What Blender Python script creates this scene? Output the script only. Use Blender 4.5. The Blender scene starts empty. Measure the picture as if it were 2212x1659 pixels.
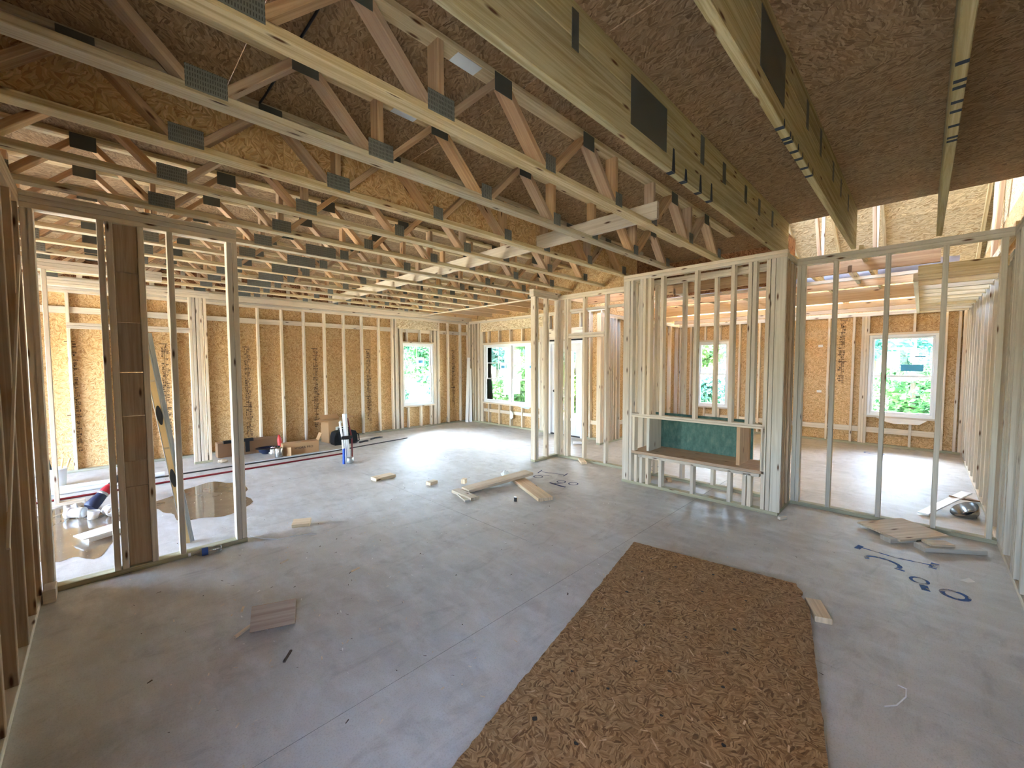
import bpy, bmesh, math, random
from mathutils import Matrix, Vector
random.seed(7)
scene = bpy.context.scene
COL = scene.collection
PI = math.pi

# ------------------------------------------------------------------ camera
F_PX, PITCH, YAW, CAM_H, ROLL = 887.354, 0.0514, 0.7842, 1.6132, -0.0028
fw = Vector((math.cos(YAW) * math.cos(PITCH), math.sin(YAW) * math.cos(PITCH), -math.sin(PITCH)))
rt0 = Vector((math.sin(YAW), -math.cos(YAW), 0))
up0 = rt0.cross(fw)
rt = rt0 * math.cos(ROLL) + up0 * math.sin(ROLL)
up = -rt0 * math.sin(ROLL) + up0 * math.cos(ROLL)
cam_d = bpy.data.cameras.new('camera')
cam_d.sensor_width = 36.0
cam_d.lens = F_PX / 2212 * 36.0
cam_d.clip_start = 0.05
cam_d.clip_end = 200
cam = bpy.data.objects.new('camera', cam_d)
COL.objects.link(cam)
cam.matrix_world = Matrix(((rt.x, up.x, -fw.x, 0), (rt.y, up.y, -fw.y, 0), (rt.z, up.z, -fw.z, CAM_H), (0, 0, 0, 1)))
scene.camera = cam

# ------------------------------------------------------------------ sky, sun, exposure
scene.view_settings.view_transform = 'Standard'
scene.view_settings.look = 'None'
scene.view_settings.gamma = 1
scene.view_settings.use_curve_mapping = False
scene.view_settings.exposure = 5.1
scene.cycles.max_bounces = 7
scene.cycles.diffuse_bounces = 5
scene.cycles.glossy_bounces = 2
scene.cycles.transparent_max_bounces = 6
scene.cycles.use_adaptive_sampling = True
scene.cycles.adaptive_threshold = 0.06
scene.cycles.adaptive_min_samples = 16
scene.cycles.sample_clamp_indirect = 6.0
scene.cycles.caustics_reflective = False
scene.cycles.caustics_refractive = False
world = bpy.data.worlds.new('world')
scene.world = world
world.use_nodes = True
wn = world.node_tree
wn.nodes.clear()
sky = wn.nodes.new('ShaderNodeTexSky')
sky.sky_type = 'NISHITA'
sky.sun_disc = False
sky.sun_elevation = math.radians(62)
sky.sun_rotation = math.radians(40)
sky.air_density = 1.0
sky.dust_density = 2.5
bgn = wn.nodes.new('ShaderNodeBackground')
bgn.inputs['Strength'].default_value = 0.35
wo = wn.nodes.new('ShaderNodeOutputWorld')
shs = wn.nodes.new('ShaderNodeHueSaturation')
shs.inputs['Saturation'].default_value = 0.95
wn.links.new(sky.outputs[0], shs.inputs['Color'])
wn.links.new(shs.outputs[0], bgn.inputs[0])
wn.links.new(bgn.outputs[0], wo.inputs[0])
sun_d = bpy.data.lights.new('sun', 'SUN')
sun_d.energy = 5.5
sun_d.angle = math.radians(0.8)
sun_d.color = (1.0, 0.95, 0.86)
sun = bpy.data.objects.new('sun', sun_d)
COL.objects.link(sun)
sun.rotation_euler = Vector((0.34, 0.52, 1.0)).to_track_quat('Z', 'Y').to_euler()


def portal(name, c, n, sx, sy):
    """sky portal in an opening: helps sampling, emits nothing of its own"""
    l = bpy.data.lights.new(name, 'AREA')
    l.shape = 'RECTANGLE'
    l.size, l.size_y = sx, sy
    l.cycles.is_portal = True
    o = bpy.data.objects.new(name, l)
    COL.objects.link(o)
    o.matrix_world = Matrix.Translation(c) @ (-Vector(n)).to_track_quat('Z', 'Y' if abs(n[2]) > .5 else 'Y').to_matrix().to_4x4()
    z = -Vector(n)
    yv = Vector((0, 0, 1))
    xv = yv.cross(z).normalized()
    o.matrix_world = Matrix(((xv.x, yv.x, z.x, c[0]), (xv.y, yv.y, z.y, c[1]), (xv.z, yv.z, z.z, c[2]), (0, 0, 0, 1)))


portal('portal_far', (5.615, 9.02, 1.335), (0, -1, 0), .9, 1.53)
portal('portal_back', (7.42, 7.29, 1.335), (-1, 0, 0), 1.98, 1.53)
portal('portal_door', (7.42, 5.55, 1.05), (-1, 0, 0), .6, 1.7)
portal('portal_bed_a', (10.62, .265, 1.355), (-1, 0, 0), .95, 1.53)
portal('portal_bed_b', (10.62, 3.6, 1.325), (-1, 0, 0), .75, 1.57)
portal('portal_near', (-.46, .2, 1.5), (1, 0, 0), 1.0, 1.2)
portal('portal_attic', (4.55, 2.2, 4.55), (1, 0, 0), 2.4, 1.3)  # for the opening added to light the roof underside
portal('portal_patio', (-2.74, 6.6, 1.05), (1, 0, 0), 3.6, 2.1)

# ------------------------------------------------------------------ materials
MATS = {}


class NT:
    def __init__(s, name):
        s.m = bpy.data.materials.new(name)
        s.m.use_nodes = True
        s.t = s.m.node_tree
        s.t.nodes.clear()
        s.out = s.t.nodes.new('ShaderNodeOutputMaterial')
        s.b = s.t.nodes.new('ShaderNodeBsdfPrincipled')
        s.t.links.new(s.b.outputs[0], s.out.inputs[0])
        MATS[name] = s.m

    def n(s, typ, **kw):
        nd = s.t.nodes.new(typ)
        for k, v in kw.items():
            if isinstance(k, str) and hasattr(nd, k):
                setattr(nd, k, v)
            else:
                nd.inputs[k].default_value = v
        return nd

    def l(s, a, b):
        s.t.links.new(a, b)

    def setb(s, **kw):
        for k, v in kw.items():
            s.b.inputs[k.replace('_', ' ')].default_value = v

    def math(s, op, a, b=None, clamp=False):
        nd = s.t.nodes.new('ShaderNodeMath')
        nd.operation = op
        nd.use_clamp = clamp
        for i, v in enumerate((a, b)):
            if v is None:
                continue
            if isinstance(v, (int, float)):
                nd.inputs[i].default_value = v
            else:
                s.l(v, nd.inputs[i])
        return nd.outputs[0]

    def mix(s, f, a, b, blend='MIX'):
        nd = s.t.nodes.new('ShaderNodeMix')
        nd.data_type = 'RGBA'
        nd.blend_type = blend
        for i, v in ((0, f), (6, a), (7, b)):
            if isinstance(v, (int, float)):
                nd.inputs[i].default_value = v
            elif isinstance(v, tuple):
                nd.inputs[i].default_value = (*v, 1) if len(v) == 3 else v
            else:
                s.l(v, nd.inputs[i])
        return nd.outputs[2]

    def ramp(s, f, *stops):
        nd = s.t.nodes.new('ShaderNodeValToRGB')
        cr = nd.color_ramp
        while len(cr.elements) < len(stops):
            cr.elements.new(.5)
        for e, (p, c) in zip(cr.elements, stops):
            e.position = p
            e.color = (*c, 1) if len(c) == 3 else c
        s.l(f, nd.inputs[0])
        return nd.outputs[0]

    def coords(s, kind='UV', scale=(1, 1, 1), rot=(0, 0, 0), off=None):
        tc = s.t.nodes.new('ShaderNodeTexCoord')
        mp = s.t.nodes.new('ShaderNodeMapping')
        mp.inputs['Scale'].default_value = scale
        mp.inputs['Rotation'].default_value = rot
        src = tc.outputs[kind]
        if off is not None:
            va = s.t.nodes.new('ShaderNodeVectorMath')
            va.operation = 'ADD'
            s.l(src, va.inputs[0])
            s.l(off, va.inputs[1])
            src = va.outputs[0]
        s.l(src, mp.inputs[0])
        return mp.outputs[0]

    def rnd(s):
        oi = s.t.nodes.new('ShaderNodeObjectInfo')
        return oi.outputs['Random']

    def rndvec(s, k=37.0):
        r = s.rnd()
        cb = s.t.nodes.new('ShaderNodeCombineXYZ')
        s.l(s.math('MULTIPLY', r, k), cb.inputs[0])
        s.l(s.math('MULTIPLY', r, k * 1.7), cb.inputs[1])
        s.l(s.math('MULTIPLY', r, k * .6), cb.inputs[2])
        return cb.outputs[0]

    def bump(s, h, strength=.3, dist=.01):
        nd = s.t.nodes.new('ShaderNodeBump')
        nd.inputs['Strength'].default_value = strength
        nd.inputs['Distance'].default_value = dist
        s.l(h, nd.inputs['Height'])
        s.l(nd.outputs[0], s.b.inputs['Normal'])


def srgb(r, g, b):
    f = lambda c: c / 12.92 if c <= .04045 else ((c + .055) / 1.055) ** 2.4
    return tuple(f(v / 255) for v in (r, g, b))


def plain(name, rgb, rough=.6, metal=0.0, **kw):
    t = NT(name)
    t.setb(Base_Color=(*srgb(*rgb), 1), Roughness=rough, Metallic=metal)
    for k, v in kw.items():
        t.setb(**{k: v})
    return t.m


def wood(name, light, dark, knot=(92, 58, 32), contrast=.7, tint=(205, 170, 150)):
    t = NT(name)
    off = t.rndvec()
    v1 = t.coords('UV', (1.3, 42, 1), off=off)
    n1 = t.n('ShaderNodeTexNoise', Scale=1.0, Detail=4, Roughness=.62, Distortion=.9)
    t.l(v1, n1.inputs['Vector'])
    v2 = t.coords('UV', (.5, 7, 1), off=off)
    n2 = t.n('ShaderNodeTexNoise', Scale=1.0, Detail=2)
    t.l(v2, n2.inputs['Vector'])
    g = t.ramp(n1.outputs[0], (.40, (0, 0, 0)), (.62, (1, 1, 1)))
    col = t.mix(t.math('MULTIPLY', g, contrast), srgb(*light), srgb(*dark))
    g2 = t.ramp(n2.outputs[0], (.4, (0, 0, 0)), (.7, (1, 1, 1)))
    col = t.mix(t.math('MULTIPLY', g2, .45), col, srgb(*tint))
    # knots
    vk = t.coords('UV', (2.1, 9, 1), off=off)
    vo = t.n('ShaderNodeTexVoronoi', Scale=1.0)
    vo.voronoi_dimensions = '2D'
    t.l(vk, vo.inputs['Vector'])
    k = t.ramp(vo.outputs['Distance'], (.035, (1, 1, 1)), (.1, (0, 0, 0)))
    sep = t.n('ShaderNodeSeparateColor')
    t.l(vo.outputs['Color'], sep.inputs[0])
    k = t.math('MULTIPLY', k, t.math('GREATER_THAN', sep.outputs[0], .6))
    col = t.mix(k, col, srgb(*knot))
    # board to board difference
    hv = t.n('ShaderNodeHueSaturation')
    t.l(col, hv.inputs['Color'])
    t.l(t.math('ADD', t.math('MULTIPLY', t.rnd(), .26), .87), hv.inputs['Value'])
    t.l(t.math('ADD', t.math('MULTIPLY', t.rnd(), .3), .8), hv.inputs['Saturation'])
    t.l(hv.outputs[0], t.b.inputs['Base Color'])
    t.setb(Roughness=.72)
    t.b.inputs['Specular IOR Level'].default_value = .25
    return t.m


def osb(name, a, b, c, sa=1.0, mode='mixed', seed=0.0):
    """strand board: three layers of long flakes lying in different directions"""
    t = NT(name)
    off = t.rndvec(23.0)
    base0 = t.coords('UV', off=off)
    nz = t.n('ShaderNodeTexNoise', Scale=21.0 * sa, Detail=2)
    t.l(base0, nz.inputs['Vector'])
    mm = t.n('ShaderNodeVectorMath')
    mm.operation = 'MULTIPLY_ADD'
    t.l(nz.outputs['Color'], mm.inputs[0])
    mm.inputs[1].default_value = (.03 / sa, .03 / sa, 0)
    t.l(base0, mm.inputs[2])
    base = mm.outputs[0]
    cols, facs = [], []
    for i in range(2):
        # patches about a hand wide, each with its own strand direction
        mp0 = t.n('ShaderNodeMapping')
        mp0.inputs['Location'].default_value = (seed + i * 3.3, seed * 2 + i * 7.1, 0)
        mp0.inputs['Rotation'].default_value = (0, 0, .6 * i)
        t.l(base, mp0.inputs[0])
        vc = t.n('ShaderNodeTexVoronoi', Scale=(13.0 if i == 0 else 17.0) * sa)
        vc.voronoi_dimensions = '2D'
        t.l(mp0.outputs[0], vc.inputs['Vector'])
        sc_ = t.n('ShaderNodeSeparateColor')
        t.l(vc.outputs['Color'], sc_.inputs[0])
        ang = t.math('MULTIPLY', t.math('SUBTRACT', sc_.outputs[0], .5), 3.1 if mode == 'mixed' else 1.0)
        vr = t.n('ShaderNodeVectorRotate')
        vr.rotation_type = 'Z_AXIS'
        t.l(mp0.outputs[0], vr.inputs['Vector'])
        t.l(ang, vr.inputs['Angle'])
        mp = t.n('ShaderNodeMapping')
        mp.inputs['Scale'].default_value = (sa * (10 if mode == 'mixed' else 6), sa * (85 if mode == 'mixed' else 75), 1)
        t.l(vr.outputs[0], mp.inputs[0])
        vo = t.n('ShaderNodeTexVoronoi', Scale=1.0)
        vo.voronoi_dimensions = '2D'
        t.l(mp.outputs[0], vo.inputs['Vector'])
        sp = t.n('ShaderNodeSeparateColor')
        t.l(vo.outputs['Color'], sp.inputs[0])
        cc = t.ramp(sp.outputs[0], (0, srgb(*c)), (.3, srgb(*b)), (.75, srgb(*a)), (1, srgb(*[min(255, q + 14) for q in a])))
        edge = t.ramp(vo.outputs['Distance'], (.4, (1, 1, 1)), (.85, (.72, .72, .72)))
        cols.append(t.mix(1.0, cc, edge, 'MULTIPLY'))
        facs.append(t.math('GREATER_THAN', sc_.outputs[1], .5))
    col = t.mix(facs[1], cols[0], cols[1])
    big = t.n('ShaderNodeTexNoise', Scale=2.2, Detail=3)
    t.l(t.coords('UV', off=off), big.inputs['Vector'])
    col = t.mix(t.math('MULTIPLY', t.ramp(big.outputs[0], (.42, (0, 0, 0)), (.7, (1, 1, 1))), .3), col, srgb(*b))
    hv = t.n('ShaderNodeHueSaturation')
    t.l(col, hv.inputs['Color'])
    t.l(t.math('ADD', t.math('MULTIPLY', t.rnd(), .2), .9), hv.inputs['Value'])
    t.l(hv.outputs[0], t.b.inputs['Base Color'])
    t.setb(Roughness=.75)
    t.b.inputs['Specular IOR Level'].default_value = .2
    return t.m


wood('stud', (230, 217, 197), (206, 188, 162), tint=(216, 200, 178))
wood('stud_grey', (216, 209, 194), (188, 178, 160), tint=(200, 192, 176))
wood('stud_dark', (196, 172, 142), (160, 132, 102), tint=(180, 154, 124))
wood('truss', (222, 207, 172), (180, 156, 114), contrast=.85, tint=(206, 184, 146))
wood('truss_web', (208, 176, 138), (166, 126, 92), contrast=.65, tint=(190, 150, 116))
wood('beam', (200, 188, 146), (158, 138, 92), contrast=.9, tint=(178, 166, 122))
wood('lvl', (220, 190, 152), (196, 158, 118), tint=(208, 174, 136))
wood('scrap', (226, 206, 174), (192, 166, 132), tint=(206, 180, 146))
wood('plate_pt', (182, 176, 150), (146, 140, 114), tint=(160, 158, 132))
osb('osb_wall', (218, 186, 140), (200, 162, 112), (168, 126, 80), sa=1.45)
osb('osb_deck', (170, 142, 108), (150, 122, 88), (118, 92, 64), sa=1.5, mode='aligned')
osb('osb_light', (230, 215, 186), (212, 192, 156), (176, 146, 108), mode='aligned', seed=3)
osb('osb_floor', (166, 132, 92), (140, 106, 70), (98, 70, 42), sa=1.9, seed=5)
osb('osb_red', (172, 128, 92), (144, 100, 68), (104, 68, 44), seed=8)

# concrete
t = NT('concrete')
gc = t.coords('Object')
n1 = t.n('ShaderNodeTexNoise', Scale=.8, Detail=6, Roughness=.6)
t.l(gc, n1.inputs['Vector'])
n2 = t.n('ShaderNodeTexNoise', Scale=5.0, Detail=5, Roughness=.65)
t.l(t.coords('Object', (1.6, .7, 1), (0, 0, .5)), n2.inputs['Vector'])
n3 = t.n('ShaderNodeTexNoise', Scale=140.0, Detail=3)
t.l(gc, n3.inputs['Vector'])
col = t.mix(t.ramp(n1.outputs[0], (.35, (0, 0, 0)), (.68, (1, 1, 1))), srgb(206, 203, 197), srgb(180, 176, 168))
n4 = t.n('ShaderNodeTexNoise', Scale=2.3, Detail=7, Roughness=.7, Distortion=1.2)
t.l(t.coords('Object', (1, 2.2, 1), (0, 0, -.8)), n4.inputs['Vector'])
col = t.mix(t.math('MULTIPLY', t.ramp(n4.outputs[0], (.5, (0, 0, 0)), (.72, (1, 1, 1))), .55), col, srgb(146, 142, 136))
col = t.mix(t.math('MULTIPLY', t.ramp(n2.outputs[0], (.45, (0, 0, 0)), (.75, (1, 1, 1))), .7), col, srgb(218, 217, 214))
col = t.mix(t.math('MULTIPLY', t.ramp(n3.outputs[0], (.5, (0, 0, 0)), (.8, (1, 1, 1))), .35), col, srgb(120, 108, 92))
t.l(col, t.b.inputs['Base Color'])
t.setb(Roughness=.55)
t.b.inputs['Specular IOR Level'].default_value = .35
t.bump(n3.outputs[0], .08, .003)

t = NT('wet_concrete')
n1 = t.n('ShaderNodeTexNoise', Scale=6.0, Detail=5)
t.l(t.coords('Object'), n1.inputs['Vector'])
n2 = t.n('ShaderNodeTexVoronoi', Scale=26.0)
t.l(t.coords('Object'), n2.inputs['Vector'])
col = t.mix(n1.outputs[0], srgb(96, 80, 62), srgb(132, 114, 92))
col = t.mix(t.ramp(n2.outputs['Distance'], (.05, (1, 1, 1)), (.12, (0, 0, 0))), col, srgb(196, 176, 140))
t.l(col, t.b.inputs['Base Color'])
t.setb(Roughness=.07)

# punched galvanised plate
t = NT('galv')
uv = t.coords('UV', (110, 46, 1))
sx = t.n('ShaderNodeSeparateXYZ')
t.l(uv, sx.inputs[0])
fx = t.math('FRACT', sx.outputs[0])
fy = t.math('FRACT', sx.outputs[1])
hole = t.math('MULTIPLY', t.math('LESS_THAN', t.math('ABSOLUTE', t.math('SUBTRACT', fx, .5)), .2), t.math('LESS_THAN', t.math('ABSOLUTE', t.math('SUBTRACT', fy, .5)), .32))
nz = t.n('ShaderNodeTexNoise', Scale=60.0, Detail=2)
t.l(t.coords('UV'), nz.inputs['Vector'])
col = t.mix(nz.outputs[0], srgb(112, 116, 110), srgb(150, 154, 150))
col = t.mix(t.math('MULTIPLY', hole, .7), col, srgb(52, 50, 46))
t.l(col, t.b.inputs['Base Color'])
t.setb(Metallic=.35, Roughness=.45)
t.bump(hole, .6, .003)

plain('galv_dark', (92, 94, 86), .55, .2)
plain('vinyl', (240, 242, 244), .35)
plain('white_door', (236, 238, 242), .4)
plain('black', (22, 22, 24), .55)
plain('marker', (34, 44, 58), .8)
for nm_, c_, th_ in (('blue_paint', (62, 98, 158), .40), ('navy_paint', (58, 64, 104), .33)):
    t = NT(nm_)
    t.setb(Base_Color=(*srgb(*c_), 1), Roughness=.8)
    n1 = t.n('ShaderNodeTexNoise', Scale=14.0, Detail=4, Roughness=.6)
    t.l(t.coords('Object'), n1.inputs['Vector'])
    tr = t.n('ShaderNodeBsdfTransparent')
    mx = t.n('ShaderNodeMixShader')
    t.l(t.ramp(n1.outputs[0], (th_ - .12, (0, 0, 0)), (th_ + .14, (.9, .9, .9))), mx.inputs[0])
    t.l(tr.outputs[0], mx.inputs[1])
    t.l(t.b.outputs[0], mx.inputs[2])
    t.l(mx.outputs[0], t.out.inputs[0])
plain('bottle_label', (40, 84, 160), .5)
plain('pvc', (236, 238, 240), .3)
plain('pvc_grey', (206, 212, 218), .3)
plain('red_pipe', (122, 26, 34), .35)
plain('bag', (18, 18, 22), .8)
plain('carton', (178, 140, 100), .8)
plain('carton_dark', (140, 108, 80), .85)
plain('paper', (236, 234, 228), .8)
plain('ink', (40, 32, 28), .8)
plain('stamp', (84, 62, 44), .8)
plain('red_plastic', (206, 62, 62), .4)
plain('tool_red', (164, 32, 44), .4)
plain('navy', (34, 40, 66), .5)
plain('steel', (186, 186, 184), .25, .9)
plain('level_yellow', (220, 190, 136), .45)
plain('alu', (178, 180, 178), .4, .8)
plain('green_board', (74, 112, 100), .75)
plain('duct', (150, 146, 152), .45, .3)
plain('felt', (64, 60, 60), .9)
t = NT('sticker')
t.setb(Base_Color=(.86, .9, .93, 1), Roughness=.6)
tr = t.n('ShaderNodeBsdfTranslucent')
tr.inputs[0].default_value = (.86, .9, .93, 1)
mx = t.n('ShaderNodeMixShader')
mx.inputs[0].default_value = .6
t.l(t.b.outputs[0], mx.inputs[1])
t.l(tr.outputs[0], mx.inputs[2])
t.l(mx.outputs[0], t.out.inputs[0])
plain('galv_sheen', (214, 220, 222), .35, .3)  # the splice plate's reflected shine, put into a pale base colour
plain('sticker_blue', (80, 170, 210), .6)
plain('bark', (84, 70, 58), .9)
plain('foam', (244, 246, 248), .7)
plain('plumb', (56, 52, 50), .6)
plain('bluecap', (40, 84, 190), .4)
t = NT('soil')
n1 = t.n('ShaderNodeTexNoise', Scale=.9, Detail=6)
t.l(t.coords('Object'), n1.inputs['Vector'])
t.l(t.ramp(n1.outputs[0], (.42, srgb(170, 162, 146)), (.68, srgb(112, 124, 84))), t.b.inputs['Base Color'])
t.setb(Roughness=.95)
t = NT('green_panel')
n1 = t.n('ShaderNodeTexNoise', Scale=3.0, Detail=7, Roughness=.72)
t.l(t.coords('UV', (5, 2.2, 1)), n1.inputs['Vector'])
t.l(t.ramp(n1.outputs[0], (.3, srgb(58, 84, 72)), (.5, srgb(76, 112, 100)), (.72, srgb(118, 138, 118))), t.b.inputs['Base Color'])
t.setb(Roughness=.7)


def leafmat(name, c1, c2):
    t = NT(name)
    n1 = t.n('ShaderNodeTexNoise', Scale=2.0, Detail=3)
    t.l(t.coords('Object'), n1.inputs['Vector'])
    col = t.ramp(n1.outputs[0], (.38, srgb(*c1)), (.62, srgb(*c2)))
    t.l(col, t.b.inputs['Base Color'])
    t.setb(Roughness=.6)
    tr = t.n('ShaderNodeBsdfTranslucent')
    t.l(col, tr.inputs[0])
    mx = t.n('ShaderNodeMixShader')
    mx.inputs[0].default_value = .22
    t.l(t.b.outputs[0], mx.inputs[1])
    t.l(tr.outputs[0], mx.inputs[2])
    t.l(mx.outputs[0], t.out.inputs[0])


leafmat('leaf_a', (40, 88, 54), (88, 136, 80))
leafmat('leaf_b', (34, 84, 72), (74, 128, 108))
leafmat('leaf_c', (54, 94, 50), (108, 130, 78))

t = NT('glass')
tr = t.n('ShaderNodeBsdfTransparent')
tr.inputs[0].default_value = (.93, .98, .97, 1)
gl = t.n('ShaderNodeBsdfGlossy', Roughness=.02)
mx = t.n('ShaderNodeMixShader')
fr = t.n('ShaderNodeFresnel', IOR=1.35)
t.l(fr.outputs[0], mx.inputs[0])
t.l(tr.outputs[0], mx.inputs[1])
t.l(gl.outputs[0], mx.inputs[2])
t.l(mx.outputs[0], t.out.inputs[0])
t = NT('clear_plastic')
tr = t.n('ShaderNodeBsdfTransparent')
tr.inputs[0].default_value = (.9, .93, .94, 1)
gl = t.n('ShaderNodeBsdfGlossy', Roughness=.08)
mx = t.n('ShaderNodeMixShader')
mx.inputs[0].default_value = .3
t.l(tr.outputs[0], mx.inputs[1])
t.l(gl.outputs[0], mx.inputs[2])
t.l(mx.outputs[0], t.out.inputs[0])

# ------------------------------------------------------------------ geometry helpers
WM = {}          # world matrices of parents
MESH = {}


def link(o, parent=None, M=None):
    COL.objects.link(o)
    M = M if M is not None else Matrix.Identity(4)
    WM[o.name] = M
    if parent is not None:
        o.parent = parent
        o.matrix_basis = WM[parent.name].inverted() @ M
    else:
        o.matrix_basis = M
    return o


def tag(o, label=None, cat=None, group=None, kind=None):
    if label:
        o['label'] = label
    if cat:
        o['category'] = cat
    if group:
        o['group'] = group
    if kind:
        o['kind'] = kind
    return o


def root(name, loc, label=None, cat=None, group=None, kind=None, rz=0.0):
    o = bpy.data.objects.new(name, None)
    o.empty_display_size = .1
    link(o, None, Matrix.Translation(loc) @ Matrix.Rotation(rz, 4, 'Z'))
    return tag(o, label, cat, group, kind)


def board_mesh(L, w, th, mat):
    key = (round(L, 3), round(w, 3), round(th, 3), mat)
    if key in MESH:
        return MESH[key]
    L, w, th = key[:3]
    c = min(.003, w * .12, th * .12)
    a, b = w / 2, th / 2
    ring = [(-a + c, -b), (a - c, -b), (a, -b + c), (a, b - c), (a - c, b), (-a + c, b), (-a, b - c), (-a, -b + c)]
    vs = [(-L / 2, y, z) for y, z in ring] + [(L / 2, y, z) for y, z in ring]
    fs = [(i, i + 8, (i + 1) % 8 + 8, (i + 1) % 8) for i in range(8)]
    fs = [tuple(reversed(f)) for f in fs]
    fs += [tuple(range(8)), tuple(range(15, 7, -1))]
    me = bpy.data.meshes.new('board')
    me.from_pydata(vs, [], fs)
    uv = me.uv_layers.new(name='UVMap')
    per = [0]
    for i in range(8):
        p, q = ring[i], ring[(i + 1) % 8]
        per.append(per[-1] + math.hypot(p[0] - q[0], p[1] - q[1]))
    for fi, p in enumerate(me.polygons):
        for li in p.loop_indices:
            v = me.vertices[me.loops[li].vertex_index].co
            if fi < 8:
                vi = me.loops[li].vertex_index % 8
                vv = per[fi] if vi == fi else per[fi + 1]
                uv.data[li].uv = (v.x, vv)
            else:
                uv.data[li].uv = (v.z, v.y)
    me.materials.append(MATS[mat])
    me.validate()
    MESH[key] = me
    return me


def board(name, a, b, w, th, mat, parent=None, side=(0, 0, 1)):
    """prism along a-b, w measured along `side`, th across"""
    a, b = Vector(a), Vector(b)
    d = b - a
    L = d.length
    x = d.normalized()
    s = Vector(side)
    s = (s - x * s.dot(x)).normalized()
    z = x.cross(s)
    m = (a + b) / 2
    M = Matrix(((x.x, s.x, z.x, m.x), (x.y, s.y, z.y, m.y), (x.z, s.z, z.z, m.z), (0, 0, 0, 1)))
    o = bpy.data.objects.new(name, board_mesh(L, w, th, mat))
    return link(o, parent, M)


def bx(name, x0, x1, y0, y1, z0, z1, mat, parent=None):
    d = [(abs(x1 - x0), 0), (abs(y1 - y0), 1), (abs(z1 - z0), 2)]
    d.sort(key=lambda q: -q[0])
    ax = [Vector((1, 0, 0)), Vector((0, 1, 0)), Vector((0, 0, 1))]
    c = Vector(((x0 + x1) / 2, (y0 + y1) / 2, (z0 + z1) / 2))
    e = ax[d[0][1]] * (d[0][0] / 2)
    return board(name, c - e, c + e, d[1][0], d[2][0], mat, parent, ax[d[1][1]])


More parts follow.
